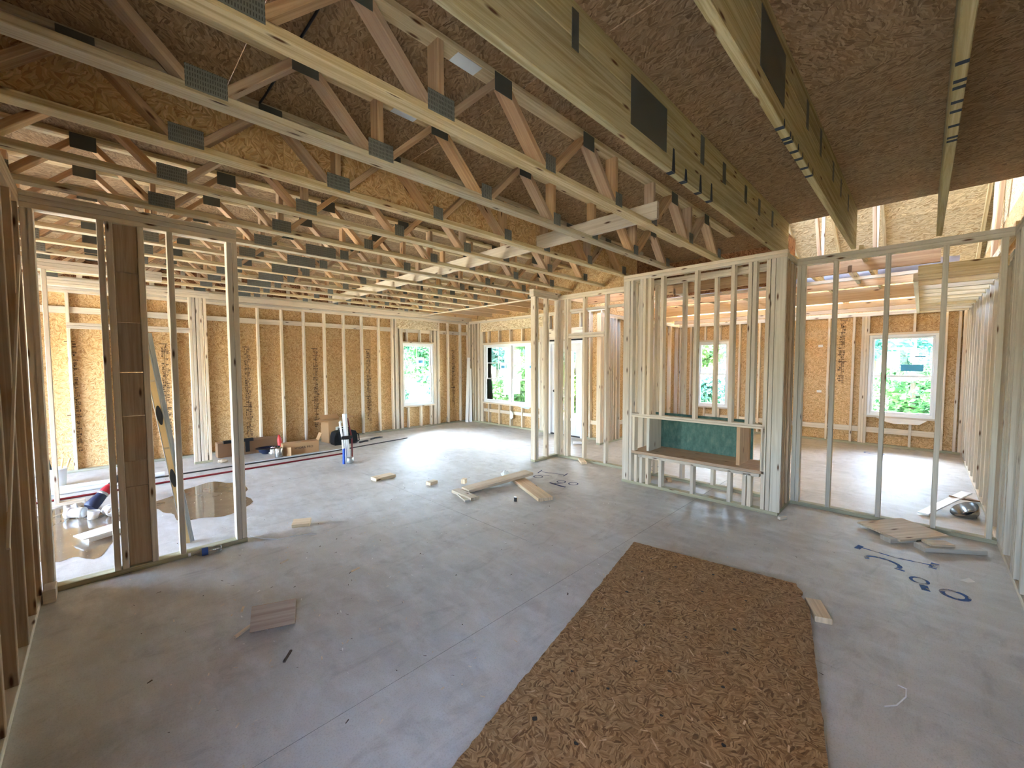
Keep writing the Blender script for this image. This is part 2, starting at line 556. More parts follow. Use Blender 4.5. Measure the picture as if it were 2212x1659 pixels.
class MB:
    """collects shapes in world space, builds ONE mesh object"""

    def __init__(s):
        s.v, s.f, s.m, s.sm = [], [], [], []
        s.mats = []

    def mi(s, mat):
        if mat not in s.mats:
            s.mats.append(mat)
        return s.mats.index(mat)

    def add(s, vs, fs, mat, smooth=False):
        o = len(s.v)
        i = s.mi(mat)
        s.v += [tuple(v) for v in vs]
        for f in fs:
            s.f.append(tuple(k + o for k in f))
            s.m.append(i)
            s.sm.append(smooth)

    def box(s, c, d, mat, rz=0.0, M=None):
        hx, hy, hz = d[0] / 2, d[1] / 2, d[2] / 2
        R = M if M is not None else Matrix.Rotation(rz, 3, 'Z')
        vs = [Vector(c) + R @ Vector((x, y, z)) for x in (-hx, hx) for y in (-hy, hy) for z in (-hz, hz)]
        fs = [(0, 1, 3, 2), (4, 6, 7, 5), (0, 4, 5, 1), (2, 3, 7, 6), (0, 2, 6, 4), (1, 5, 7, 3)]
        s.add(vs, fs, mat)

    def tube(s, pts, r, mat, n=10, cap=True):
        pts = [Vector(p) for p in pts]
        rs = r if isinstance(r, (list, tuple)) else [r] * len(pts)
        vs, fs = [], []
        t0 = (pts[1] - pts[0]).normalized()
        nrm = t0.orthogonal().normalized()
        for i, p in enumerate(pts):
            t1 = (pts[min(i + 1, len(pts) - 1)] - pts[max(i - 1, 0)]).normalized()
            nrm = (nrm - t1 * nrm.dot(t1)).normalized()
            b = t1.cross(nrm)
            for k in range(n):
                a = 2 * PI * k / n
                vs.append(p + (nrm * math.cos(a) + b * math.sin(a)) * rs[i])
        for i in range(len(pts) - 1):
            for k in range(n):
                k2 = (k + 1) % n
                fs.append((i * n + k, i * n + k2, (i + 1) * n + k2, (i + 1) * n + k))
        s.add(vs, fs, mat, True)
        if cap:
            o = (len(pts) - 1) * n
            s.add(vs[:n], [tuple(range(n - 1, -1, -1))], mat)
            s.add(vs[o:], [tuple(range(n))], mat)

    def lathe(s, prof, M, mat, n=20, cap=True):
        """prof: (r, z) list about local z, placed by 4x4 M"""
        vs, fs = [], []
        for r, z in prof:
            for k in range(n):
                a = 2 * PI * k / n
                vs.append(M @ Vector((r * math.cos(a), r * math.sin(a), z)))
        for i in range(len(prof) - 1):
            for k in range(n):
                k2 = (k + 1) % n
                fs.append((i * n + k, i * n + k2, (i + 1) * n + k2, (i + 1) * n + k))
        s.add(vs, fs, mat, True)
        if cap:
            if prof[0][0] > 1e-4:
                s.add(vs[:n], [tuple(range(n - 1, -1, -1))], mat)
            if prof[-1][0] > 1e-4:
                s.add(vs[-n:], [tuple(range(n))], mat)

    def prism(s, poly, z0, z1, mat, M=None):
        """poly (x,y) counter-clockwise, extruded z0..z1"""
        n = len(poly)
        M = M or Matrix.Identity(4)
        vs = [M @ Vector((x, y, z0)) for x, y in poly] + [M @ Vector((x, y, z1)) for x, y in poly]
        fs = [tuple(range(n - 1, -1, -1)), tuple(range(n, 2 * n))]
        fs += [(i, (i + 1) % n, (i + 1) % n + n, i + n) for i in range(n)]
        s.add(vs, fs, mat)

    def quad(s, a, b, c, d, mat):
        s.add([a, b, c, d], [(0, 1, 2, 3)], mat)

    def build(s, name, parent=None, org=None, uvscale=None):
        if org is None:
            org = WM[parent.name].translation if parent is not None else Vector((sum(v[0] for v in s.v) / len(s.v), sum(v[1] for v in s.v) / len(s.v), min(v[2] for v in s.v)))
        org = Vector(org)
        me = bpy.data.meshes.new(name)
        me.from_pydata([Vector(v) - org for v in s.v], [], s.f)
        for m in s.mats:
            me.materials.append(MATS[m])
        me.polygons.foreach_set('material_index', s.m)
        me.polygons.foreach_set('use_smooth', s.sm)
        uv = me.uv_layers.new(name='UVMap')
        for p in me.polygons:
            nx, ny, nz = (abs(c) for c in p.normal)
            for li in p.loop_indices:
                c = me.vertices[me.loops[li].vertex_index].co
                uv.data[li].uv = (c.x, c.y) if nz >= nx and nz >= ny else ((c.x, c.z) if ny >= nx else (c.y, c.z))
        me.validate()
        o = bpy.data.objects.new(name, me)
        return link(o, parent, Matrix.Translation(org))


# ------------------------------------------------------------------ key levels
TB = 2.80                  # underside of trusses
DECK = 3.21                # underside of the deck
T2 = .038                  # nominal two-by thickness
W4 = .089                  # nominal four-by width


class Wall:
    """stud wall along one axis; u runs along the wall, n0 is the near face, n1 the far face"""

    def __init__(s, name, axis, n0, n1, label, smat='stud', ref=(0, 0)):
        s.axis, s.n0, s.n1, s.mat = axis, n0, n1, smat
        s.r = root(name, (ref[0], n0, 0) if axis == 'x' else (n0, ref[0], 0), label, 'wall', None, 'structure')

    def b(s, name, u0, u1, z0, z1, mat=None, n0=None, n1=None):
        n0 = s.n0 if n0 is None else n0
        n1 = s.n1 if n1 is None else n1
        if s.axis == 'x':
            return bx(name, u0, u1, n0, n1, z0, z1, mat or s.mat, s.r)
        return bx(name, n0, n1, u0, u1, z0, z1, mat or s.mat, s.r)

    def stud(s, u, z0=T2, z1=2.67, w=T2, mat=None, name='stud', n0=None, n1=None):
        return s.b(name, u, u + w, z0, z1, mat, n0, n1)

    def bottom(s, u0, u1, mat='plate_pt'):
        return s.b('bottom_plate', u0, u1, 0, T2, mat)

    def top(s, u0, u1, z=2.67, n=2, mat=None):
        for i in range(n):
            s.b('top_plate', u0, u1, z + i * T2 + .001 * i, z + (i + 1) * T2, mat)

    def sheath(s, u0, u1, z0, z1, n, holes=(), mat='osb_wall', th=.012, w=1.22, start=None, name='sheathing_panel'):
        """OSB panels on the plane n..n+th, cut around holes (u0,u1,z0,z1)"""
        k = u0 if start is None else start
        cuts = [u0]
        while k < u1 - .02:
            k += w
            if u0 + .02 < k < u1 - .02:
                cuts.append(k)
        cuts.append(u1)
        for a, b in zip(cuts, cuts[1:]):
            us = sorted({a, b} | {min(max(h[i], a), b) for h in holes for i in (0, 1) if h[0] < b and h[1] > a})
            for c, d in zip(us, us[1:]):
                if d - c < .004:
                    continue
                zs = [z0]
                blocked = []
                for h in holes:
                    if h[0] <= c + .002 and h[1] >= d - .002:
                        blocked.append((h[2], h[3]))
                segs = [(z0, z1)]
                for (p, q) in blocked:
                    new = []
                    for (s0, s1) in segs:
                        if p > s0:
                            new.append((s0, min(p, s1)))
                        if q < s1:
                            new.append((max(q, s0), s1))
                    segs = new
                for (s0, s1) in segs:
                    if s1 - s0 > .02:
                        s.b(name, c + .0002, d - .0002, s0, s1, mat, n, n + th)


# ------------------------------------------------------------------ floor slab with saw-cut joints
floor = root('floor', (2.68, 1.84, 0), 'mottled grey concrete slab floor with two straight saw-cut joints', 'floor', None, 'structure')
for (x0, x1) in ((-4.3, 2.678), (2.682, 10.6)):
    for (y0, y1) in ((-.65, 1.838), (1.842, 9.05)):
        m = MB()
        m.box(((x0 + x1) / 2, (y0 + y1) / 2, -.06), (x1 - x0, y1 - y0, .12), 'concrete')
        m.build('slab', floor)
m = MB()
m.box((2.68, 4.2, -.012), (.008, 9.6, .02), 'felt')
m.box((3.15, 1.84, -.012), (14.8, .008, .02), 'felt')
m.build('saw_joint', floor)
m = MB()
m.box((3.15, 4.2, -.13), (14.9, 9.7, .1), 'felt')
m.build('slab_bed', floor)

# marker writing on the slab (layout marks)
def stroke(m, pts, w, mat, z=.0015, closed=False):
    pts = [Vector((p[0], p[1], z)) for p in pts]
    if closed:
        pts.append(pts[0])
    vs, fs = [], []
    for i, p in enumerate(pts):
        d = (pts[min(i + 1, len(pts) - 1)] - pts[max(i - 1, 0)])
        if closed and i in (0, len(pts) - 1):
            d = pts[1] - pts[-2]
        d.normalize()
        nn = Vector((-d.y, d.x, 0)) * (w / 2)
        vs += [p + nn, p - nn]
    for i in range(len(pts) - 1):
        fs.append((2 * i, 2 * i + 1, 2 * i + 3, 2 * i + 2))
    m.add(vs, fs, mat)


def ell(c, a, b, n=18, a0=0.0, a1=2 * PI):
    """points of an ellipse: a, b are axis vectors"""
    return [(c[0] + a[0] * math.cos(t) + b[0] * math.sin(t), c[1] + a[1] * math.cos(t) + b[1] * math.sin(t)) for t in [a0 + (a1 - a0) * i / n for i in range(n + 1)]]


m = MB()   # by the small partition: bar with end ticks, 6, 90
stroke(m, [(4.56, 3.93), (4.66, 3.60)], .018, 'navy_paint')
stroke(m, [(4.47, 3.93), (4.63, 3.99)], .02, 'navy_paint')
stroke(m, [(4.60, 3.56), (4.75, 3.60)], .02, 'navy_paint')
stroke(m, ell((4.33, 3.80), (.055, .02), (-.02, .06)), .016, 'navy_paint')
stroke(m, [(4.35, 3.86), (4.43, 3.82), (4.49, 3.68)], .016, 'navy_paint')
stroke(m, ell((4.36, 3.41), (.055, .02), (-.02, .05)), .018, 'navy_paint')
stroke(m, [(4.32, 3.36), (4.25, 3.40), (4.20, 3.46)], .018, 'navy_paint')
stroke(m, ell((4.40, 3.24), (.06, .02), (-.02, .055)), .018, 'navy_paint')
stroke(m, [(4.22, 3.50), (4.20, 3.28), (4.21, 3.22)], .04, 'navy_paint')
m.build('layout_marking', floor)
m = MB()   # by the right partition: bar, C-shaped 6, 90
stroke(m, [(4.62, .33), (4.57, .10), (4.60, -.12)], .02, 'blue_paint')
stroke(m, [(4.56, .345), (4.66, .325)], .04, 'blue_paint')
stroke(m, [(4.53, -.11), (4.66, -.13)], .045, 'blue_paint')
stroke(m, ell((4.40, .17), (.07, -.02), (.03, .10), 14, -1.9, 2.2), .03, 'blue_paint')
stroke(m, [(4.33, .10), (4.32, .04)], .025, 'blue_paint')
stroke(m, ell((4.21, -.04), (.05, -.01), (.012, .045)), .02, 'blue_paint')
stroke(m, [(4.14, -.06), (4.05, -.075)], .045, 'blue_paint')
stroke(m, ell((4.115, -.215), (.062, -.01), (.012, .062)), .03, 'blue_paint')
m.build('layout_marking', floor)
m = MB()
stroke(m, [(5.98, 2.93), (6.08, 2.80)], .02, 'navy_paint')
stroke(m, [(6.0, 2.84), (6.16, 2.84)], .02, 'navy_paint')
stroke(m, [(5.83, 2.87), (5.75, 2.78), (5.90, 2.72)], .02, 'navy_paint')
m.build('layout_marking', floor)
m = MB()
stroke(m, ell((9.6, .55), (.09, 0), (0, .13)), .025, 'blue_paint')
m.build('layout_marking', floor)

# ------------------------------------------------------------------ ceiling deck (OSB sheets over the trusses)
ceil_r = root('ceiling', (1, 3, DECK), 'brown strand board deck laid over the open floor trusses', 'ceiling', None, 'structure')
k = 0
x = -4.3
while x < 7.5:
    x1 = min(x + 1.22, 7.62)
    y = -.66 - (1.22 if k % 2 else 0)
    while y < 9.3:
        ya, yb = max(y, -.66), min(y + 2.44, 9.3)
        if yb - ya > .05:
            xe = x1
            if ya < 4.75:
                yb2 = min(yb, 4.75)
                xe2 = min(x1, 5.70)
                if xe2 - x > .05:
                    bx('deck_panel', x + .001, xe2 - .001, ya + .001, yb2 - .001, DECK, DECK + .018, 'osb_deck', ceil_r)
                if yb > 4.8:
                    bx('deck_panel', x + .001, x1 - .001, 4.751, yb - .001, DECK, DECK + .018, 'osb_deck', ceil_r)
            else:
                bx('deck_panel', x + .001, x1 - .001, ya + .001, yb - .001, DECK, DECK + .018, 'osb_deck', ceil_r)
        y += 2.44
    x += 1.22
    k += 1

# ------------------------------------------------------------------ walls
# near wall beside the camera (studs seen along their row)
w = Wall('wall_near', 'y', -.34, -.429, 'dark sheathed stud wall at the near edge, studs receding in a row', 'stud_dark')  # shade on this wall is put into its darker wood colour
w.bottom(-.62, 4.29, 'stud')
w.top(-.62, 4.29, 2.67, 3)
y = 4.05
for y in [3.90, 3.50, 3.09, 2.69, 2.28, 1.90, .70, -.34, -.56]:
    w.stud(y)
w.stud(4.20)
for y in (1.47, 1.06):
    w.stud(y)
w.b('window_sill_plate', -.3, .7, .86, .9)
w.b('window_head_plate', -.3, .7, 2.1, 2.3)
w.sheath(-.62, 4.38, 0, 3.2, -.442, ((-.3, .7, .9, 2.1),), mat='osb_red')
# let-in diagonal strap
board('brace', (-.336, 4.10, 2.30), (-.336, 3.0, .75), .03, .012, 'stud', w.r, (0, 1, 0))
bx('floor_plate_block', -.33, -.27, 4.12, 4.26, 0, .09, 'stud', w.r)

# partition in front of the far-left room
w = Wall('wall_partition_left', 'x', 4.286, 4.375, 'short open stud partition with a stacked board column at left', 'stud')
w.bottom(-.34, .89)
w.top(-.34, .885, 2.662, 3)
for u in (-.34, -.318, .02, .066, .239, .414, .81, .85):
    w.stud(u, z1=2.662, mat='stud')
zz = [.04, .66, .86, 1.21, 1.548, 1.929, 2.307, 2.66]
for i in range(len(zz) - 1):
    d = .004 * (i % 2)
    bx('filler_board', .106, .238, 4.312 + d, 4.35 + d, zz[i] + .002, zz[i + 1] - .002, 'stud_dark', w.r)
# back half of that partition running out of the picture
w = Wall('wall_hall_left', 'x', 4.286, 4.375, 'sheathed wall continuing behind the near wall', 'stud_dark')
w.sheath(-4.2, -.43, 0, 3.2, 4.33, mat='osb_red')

# far wall with one window
FW = (5.17, 6.06, .57, 2.10)
w = Wall('wall_far', 'x', 8.87, 8.959, 'long far wall of pale studs over golden strand board with one window', 'stud')
w.bottom(-4.2, 7.31)
w.top(-4.2, 7.31, 2.66, 2)
w.b('rim_board', -4.2, 7.31, 2.742, 2.84, 'stud', 8.87, 8.908)
studs = []
u = 2.114
while u > -4.2:
    studs.append(u)
    u -= .4064
u = 2.114 + .4064
while u < 4.8:
    studs.append(u)
    u += .4064
for u in sorted(studs):
    if abs(u - 1.3) < .05:
        u = 1.30
    w.stud(u, z1=2.66)
for u in (4.895, 4.97, 5.01, 5.10, 5.135, 6.06, 6.10, 6.165, 6.205):
    zt = 2.44 if 5.0 < u < 6.15 else 2.66
    w.stud(u, z1=zt)
for u in (6.511, 6.918, 7.19, 7.235):
    w.stud(u, z1=2.66)
w.b('window_header', 5.01, 6.205, 2.44, 2.66, 'osb_light', 8.868, 8.958)
w.b('window_head_plate', 5.13, 6.10, 2.10, 2.138)
w.b('window_sill_plate', 5.13, 6.10, .53, .568)
for u in (5.28, 5.65, 5.98):
    w.stud(u, 2.138, 2.44, name='cripple_stud')
for u in (5.30, 5.66, 5.96):
    w.stud(u, T2, .53, name='cripple_stud')
ss = sorted([s for s in studs] + [4.895])
for a, b in zip(ss, ss[1:]):
    if b - a < .2:
        continue
    w.b('block', a + T2, b, 2.368 + random.uniform(-.01, .01), 2.457, 'stud', 8.905, 8.943)
for a, b in ((6.243, 6.511), (6.549, 6.918), (6.956, 7.19)):
    w.b('block', a, b, 2.368, 2.457, 'stud', 8.905, 8.943)
for a, b in ((5.173, 5.28), (5.318, 5.65), (5.688, 5.98)):
    w.b('block', a, b, 2.36, 2.44, 'stud', 8.905, 8.943)
w.sheath(-4.2, 7.35, 0, 2.74, 8.96, (FW,), start=-4.2 + .06)
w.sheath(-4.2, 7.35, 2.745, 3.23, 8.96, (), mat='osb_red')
# small uprights of the end truss above the plate
for i in range(24):
    u = -.6 + i * .4064
    if u < 7.1:
        w.b('gable_stud', u, u + .06, 2.84, 3.21, 'stud', 8.90, 8.938)


def prints(parent, axis, u, n, z0, z1, mat='stamp', seed=1):
    """columns of smudged stamp marks printed down a sheet"""
    rs = random.Random(seed)
    m = MB()

    def q(ua, ub, za, zb):
        if axis == 'x':
            m.quad((ua, n, za), (ub, n, za), (ub, n, zb), (ua, n, zb), mat)
        else:
            m.quad((n, ua, za), (n, ua, zb), (n, ub, zb), (n, ub, za), mat)
    wd = .105
    q(u - .02, u + wd * .9, z1 - .012, z1)
    for cx, cw in ((0.008, .036), (.06, .042)):
        z = z1 - .03
        while z > z0:
            h = rs.uniform(.010, .038)
            if rs.random() < .82:
                a = u + cx + rs.uniform(0, .012)
                for r in range(rs.randint(1, 3)):
                    a2 = a + rs.uniform(.005, .014)
                    q(a, a2, z - h, z)
                    a = a2 + rs.uniform(.003, .01)
                if rs.random() < .4:
                    q(u + cx, u + cx + cw, z - .008, z)
            z -= h + rs.uniform(.004, .02)
        if cx < .02:
            q(u + .048, u + .054, z0 + .1, z1 - .05)
    zb = z0 + (z1 - z0) * .33
    q(u - .03, u + wd, zb, zb + .012)
    return m.build('print', parent)


for i, (u, z0, z1) in enumerate(((1.90, .25, 1.93), (3.12, .30, 1.93), (4.28, .32, 1.93), (6.68, .45, 1.95), (.72, .30, 1.95), (-.34, .30, 1.95))):
    prints(w.r, 'x', u, 8.9575, z0, z1, seed=20 + i)

# window builder
NWIN = [0]


def window(axis, n, u0, u1, z0, z1, label, out, grid=True, sticker=True, rail=None, units=1, big_sticker=False):
    """vinyl single-hung window; n is the inner face, out = +1/-1 direction to outside"""
    NWIN[0] += 1
    c = ((u0 + u1) / 2, n, z0) if axis == 'x' else (n, (u0 + u1) / 2, z0)
    r = root('window_%d' % NWIN[0], c, label, 'window', None, 'structure')

    def b(name, ua, ub, za, zb, d0, d1, mat, par=r):
        a0, a1 = n + out * d0, n + out * d1
        if axis == 'x':
            return bx(name, ua, ub, min(a0, a1), max(a0, a1), za, zb, mat, par)
        return bx(name, min(a0, a1), max(a0, a1), ua, ub, za, zb, mat, par)
    f = .045
    uw = (u1 - u0) / units
    rl = z0 + (z1 - z0) * .5 if rail is None else rail
    for k in range(units):
        a, bb = u0 + k * uw, u0 + (k + 1) * uw
        b('frame', a, a + f, z0, z1, .02, .11, 'vinyl')
        b('frame', bb - f, bb, z0, z1, .02, .11, 'vinyl')
        b('frame', a + f, bb - f, z1 - f, z1, .02, .11, 'vinyl')
        b('frame', a + f, bb - f, z0, z0 + f, .02, .11, 'vinyl')
        for (za, zb, d, g) in ((rl - .02, z1 - f, .075, grid), (z0 + f, rl + .02, .045, False)):
            sa, sb = a + f, bb - f
            s = .032
            srt = b('sash', sa, sa + s, za, zb, d, d + .028, 'vinyl')
            b('sash', sb - s, sb, za, zb, d, d + .028, 'vinyl')
            b('sash', sa + s, sb - s, zb - s, zb, d, d + .028, 'vinyl')
            b('sash', sa + s, sb - s, za, za + s, d, d + .028, 'vinyl')
            b('pane', sa + s, sb - s, za + s, zb - s, d + .012, d + .016, 'glass')
            if g:
                mz = (za + zb) / 2
                mu = (sa + sb) / 2
                b('muntin', mu - .009, mu + .009, za + s, zb - s, d + .008, d + .02, 'vinyl')
                b('muntin', sa + s, mu - .009, mz - .009, mz + .009, d + .008, d + .02, 'vinyl')
                b('muntin', mu + .009, sb - s, mz - .009, mz + .009, d + .008, d + .02, 'vinyl')
        if sticker:
            su = a + uw * (.60 if out > 0 and axis == 'x' else .30)
            b('sticker', su - .09, su + .10, rl + .20, rl + .42, .068, .0695, 'sticker')
            b('sticker', su - .06, su + .07, rl + .28, rl + .35, .066, .0675, 'sticker_blue')
    # loose flashing below the sill
    b('sill_flashing', u0 - .01, u1 + .01, z0 - .012, z0, .0, .1, 'vinyl')
    return r


window('x', 8.87, *FW[:2], FW[2], FW[3], 'white single-hung window in the far wall, green woods outside', 1)

# back wall of the far room: double window and a glazed door
BW = (6.31, 8.285, .58, 2.09)
DR = (5.09, 6.0, 0.0, 2.09)
w = Wall('wall_back', 'y', 7.22, 7.309, 'stud wall at the back of the far room with double window and glazed door', 'stud')
w.bottom(6.0, 8.87)
w.bottom(4.59, 5.09)
w.top(4.50, 8.87, 2.67, 2)
w.b('window_header', 6.19, 8.37, 2.44, 2.67, 'osb_light', 7.216, 7.305)
w.b('window_head_plate', 6.27, 8.33, 2.09, 2.14)
w.b('window_sill_plate', 6.27, 8.33, .54, .578)
for u in (8.83, 8.70, 8.60, 8.48, 8.44):
    w.stud(u, mat='stud')
for u in (8.37, 8.33, 8.29, 6.27, 6.23):
    w.stud(u, z1=2.44 if u < 8.36 else 2.67)
for u in (6.19, 6.15, 6.04, 6.0, 5.05, 5.01, 4.90, 4.62):
    w.stud(u)
for u in (8.07, 7.665, 7.26, 6.855, 6.45):
    w.stud(u, 2.14, 2.44, name='cripple_stud')
    w.stud(u, T2, .54, name='cripple_stud')
for a, b in ((8.108, 8.29), (7.703, 8.07), (7.298, 7.665), (6.893, 7.26), (6.488, 6.855), (6.30, 6.45), (6.078, 6.15), (4.66, 4.90)):
    w.b('block', a, b, .319, .404, 'stud', 7.24, 7.278)
w.b('door_header', 5.01, 6.04, 2.13, 2.37, 'stud')
for u in (5.15, 5.5, 5.85):
    w.stud(u, 2.37, 2.67, name='cripple_stud')
w.sheath(4.50, 8.97, 0, 3.2, 7.31, (BW, DR), mat='osb_wall')
window('y', 7.22, *BW[:2], BW[2], BW[3], 'white double window in the back wall beside the corner trim boards', 1, units=2, rail=1.20)
# torn flashing hanging under the double window
m = MB()
m.add([(7.20, 6.98, .555), (7.20, 6.55, .55), (7.17, 6.62, .505), (7.18, 6.85, .53)], [(0, 1, 2, 3)], 'pvc_grey')
tag(m.build('flashing_flap'), 'loose white flashing flap hanging under the double window', 'flashing')
m = MB()
m.add([(7.215, 7.26, .42), (7.20, 7.22, .42), (7.20, 7.14, .36), (7.21, 7.16, .25), (7.20, 7.22, .20), (7.215, 7.27, .24)], [(0, 1, 2, 3, 4, 5)], 'paper')
tag(m.build('paper_scrap'), 'torn white paper scrap stuck on the blocking under the double window', 'paper')

# glazed door
dr = root('door_1', (7.28, 5.545, 0), 'white exterior door with tall glass pane beside the double window', 'door', None, 'structure')
for (a, b, z0, z1) in ((5.09, 5.135, 0, 2.09), (5.955, 6.0, 0, 2.09), (5.135, 5.955, 2.045, 2.09)):
    bx('frame', 7.20, 7.33, a, b, z0, z1, 'white_door', dr)
bx('head_gap', 7.22, 7.3, 5.10, 5.99, 2.095, 2.125, 'black', dr)
for (a, b, z0, z1) in ((5.14, 5.29, .02, 2.04), (5.80, 5.95, .02, 2.04), (5.29, 5.80, 1.86, 2.04), (5.29, 5.80, .02, .33)):
    bx('door_leaf', 7.26, 7.304, a, b, z0, z1, 'white_door', dr)
bx('pane', 7.275, 7.285, 5.29, 5.80, .33, 1.86, 'glass', dr)
bx('sticker', 7.27, 7.2725, 5.33, 5.44, 1.50, 1.62, 'sticker', dr)
bx('threshold', 7.21, 7.34, 5.10, 5.99, 0, .02, 'black', dr)
m = MB()
m.lathe([(.0, 0), (.027, .0), (.03, .02), (.018, .05), (0, .055)], Matrix.Translation((7.255, 5.87, .98)) @ Matrix.Rotation(-PI / 2, 4, 'Y'), 'black')
m.build('knob', dr)

# long inner wall between the far room and the bedroom
w = Wall('wall_inner', 'x', 4.41, 4.499, 'stud wall running back toward the bedroom window', 'stud')
w.bottom(6.85, 10.47)
w.top(6.85, 10.47, 2.50, 2)
for u in (6.85, 6.89, 6.93, 6.99, 7.05, 7.12, 7.17, 7.23, 7.31, 7.42):
    w.stud(u, z1=2.5)
u = 7.55
while u < 10.45:
    w.stud(u, z1=2.5)
    u += .4064
for a in (7.588, 7.994, 8.4, 8.807, 9.2):
    w.b('block', a, a + .368, .32, .405, 'stud', 4.43, 4.468)
w.sheath(7.31, 10.56, 0, 3.4, 4.50)

# bedroom far wall with two windows
R1 = (-.20, .735, .59, 2.12)
R2 = (3.24, 3.96, .54, 2.11)
w = Wall('wall_bedroom', 'y', 10.47, 10.559, 'bedroom end wall of studs and strand board with two windows', 'stud')
w.bottom(-.52, 4.41)
w.top(-.52, 4.41, 2.49, 2)
for u in (-.52, -.46, -.30, -.24, .735, .775, .815, .95, 1.34, 1.775, 2.18, 2.585, 2.99, 3.16, 3.20, 3.96, 4.0, 4.10, 4.37):
    w.stud(u, z1=2.49)
for lo, hi, zs, zh, cr in ((-.24, .775, .55, 2.12, (.10, .50)), (3.20, 4.0, .50, 2.11, (3.42, 3.76))):
    w.b('window_head_plate', lo, hi, zh, zh + T2)
    w.b('window_sill_plate', lo, hi, zs, zs + T2)
    for u in cr:
        w.stud(u, zh + T2, 2.49, name='cripple_stud')
        w.stud(u, T2, zs, name='cripple_stud')
for a, b in ((-.262, .10), (.138, .50), (.538, .735), (.853, .95), (.988, 1.34), (1.378, 1.775), (1.813, 2.18), (2.218, 2.585), (2.623, 2.99), (3.24, 3.42), (3.46, 3.76)):
    w.b('block', a, b, .25, .352, 'stud', 10.49, 10.528)
w.sheath(-.62, 4.5, 0, 2.6, 10.56, (R1, R2))
prints(w.r, 'y', 1.10, 10.5575, 1.2, 2.45, seed=71)
prints(w.r, 'y', 2.72, 10.5575, 1.0, 2.2, seed=72)
for (y, z) in ((1.46, 1.92), (1.46, .98)):
    bx('label_tag', 10.552, 10.556, y, y + .08, z, z + .05, 'paper', w.r)
wr1 = window('y', 10.47, R1[0], R1[1], R1[2], R1[3], 'white bedroom window nearest the right wall with stickers on the glass', 1, grid=False, sticker=False, rail=1.34)
for (a, b, z0, z1, mt) in ((.30, .52, 1.52, 1.80, 'sticker'), (.05, .16, 1.60, 1.82, 'sticker'), (.10, .46, 1.84, 1.88, 'sticker'), (-.02, .28, 1.44, 1.56, 'sticker_blue'), (-.04, .10, 1.70, 1.72, 'sticker_blue')):
    bx('sticker', 10.528, 10.53, a, b, z0, z1, mt, wr1)
window('y', 10.47, R2[0], R2[1], R2[2], R2[3], 'white bedroom window seen through the fireplace studs', 1, grid=False, sticker=False)
m = MB()
m.add([(10.46, .60, .56), (10.46, -.1, .55), (10.40, .0, .47), (10.41, .35, .46), (10.42, .5, .5)], [(0, 1, 2, 3, 4)], 'paper')
tag(m.build('flashing_flap'), 'loose grey flashing flap hanging under the bedroom window', 'flashing')

# right wall (seen along its row of studs)
w = Wall('wall_right', 'x', -.52, -.609, 'pale stud wall along the right edge, studs overlapping in a row', 'stud_grey')
w.bottom(-.43, 10.47, 'stud_grey')
w.top(-.43, 5.52, 2.67, 2)
w.top(5.52, 10.47, 2.49, 2)
u = 2.72
while u < 10.45:
    w.stud(u, z1=2.67 if u < 5.5 else 2.49)
    u += .4064
for u in (5.30, 5.36, 5.42, 4.62, 4.68, .92, .962, 1.9, 1.94, -.3, .2, .55, 2.32):
    w.stud(u)
w.sheath(-.44, 10.56, 0, 3.2, -.621, mat='osb_wall')

# small return wall beside the fireplace opening
w = Wall('wall_return', 'x', 4.40, 4.489, 'short stud return wall with three posts near the blue floor marks', 'stud')
w.bottom(4.93, 5.57)
w.top(4.90, 5.60, 2.67, 3)
for u in (4.93, 4.985, 5.24, 5.53):
    w.stud(u, mat='stud')

# partition between living room and bedroom hall (left of the fireplace)
w = Wall('wall_hall', 'y', 5.52, 5.609, 'open stud partition left of the fireplace with a door-height header', 'stud')
w.bottom(2.84, 4.40)
w.top(2.84, 4.40, 2.665, 2)
for u in (4.34, 4.23, 4.185, 3.86, 3.45, 2.90):
    w.stud(u, z1=2.665, mat='stud')
w.b('header', 3.50, 4.18, 2.02, 2.058, 'stud')
w.b('header', 3.50, 4.18, 2.06, 2.098, 'stud')
w.b('block', 2.94, 4.34, 2.455, 2.495, 'stud', 5.56, 5.60)

# partition right of the fireplace
w = Wall('wall_bedroom_front', 'y', 5.518, 5.607, 'open stud partition right of the fireplace looking into the bedroom', 'stud_grey')
w.bottom(-.52, 1.02, 'plate_pt')
w.top(-.52, 1.02, 2.68, 2, 'stud_grey')
for u in (.98, .94, .66, .252, -.142, -.49):
    w.stud(u, z1=2.68)

# fireplace chase: front frame
w = Wall('wall_fireplace', 'y', 4.95, 5.039, 'boxed-out fireplace frame of studs with a low framed opening', 'stud')
w.bottom(1.02, 2.84, 'plate_pt')
w.top(1.0, 2.84, 2.68, 2)
w.stud(2.745, z1=2.68, w=.092, n0=4.95, n1=4.988)
w.stud(1.004, z1=2.68, w=.092, n0=4.95, n1=4.988, mat='stud_grey')
for u in (2.70, 1.10, 1.145):
    w.stud(u, z1=2.68)
for u in (2.525, 2.565, 2.455, 2.29, 1.88, 1.485, 1.27, 1.315):
    w.stud(u, .945, 2.68)
for u in (2.545, 2.46, 2.285, 1.89, 1.478, 1.275, 1.325):
    w.stud(u, T2, .40)
w.stud(2.62, T2, .40)
w.b('opening_rail', 1.155, 2.70, .898, .921)
w.b('opening_rail', 1.155, 2.70, .923, .946)
w.b('hearth_shelf', 1.155, 2.70, .415, .45, 'truss_web', 4.95, 5.48)
w.b('hearth_rail', 1.20, 2.60, .377, .413)
w.stud(2.655, .45, .898)
w.stud(1.155, .45, .898)
w.b('side_board', 2.50, 2.538, .45, .898, 'stud_grey', 5.05, 5.40)
w.b('side_board', 1.42, 1.458, .45, .898, 'truss_web', 5.05, 5.46)
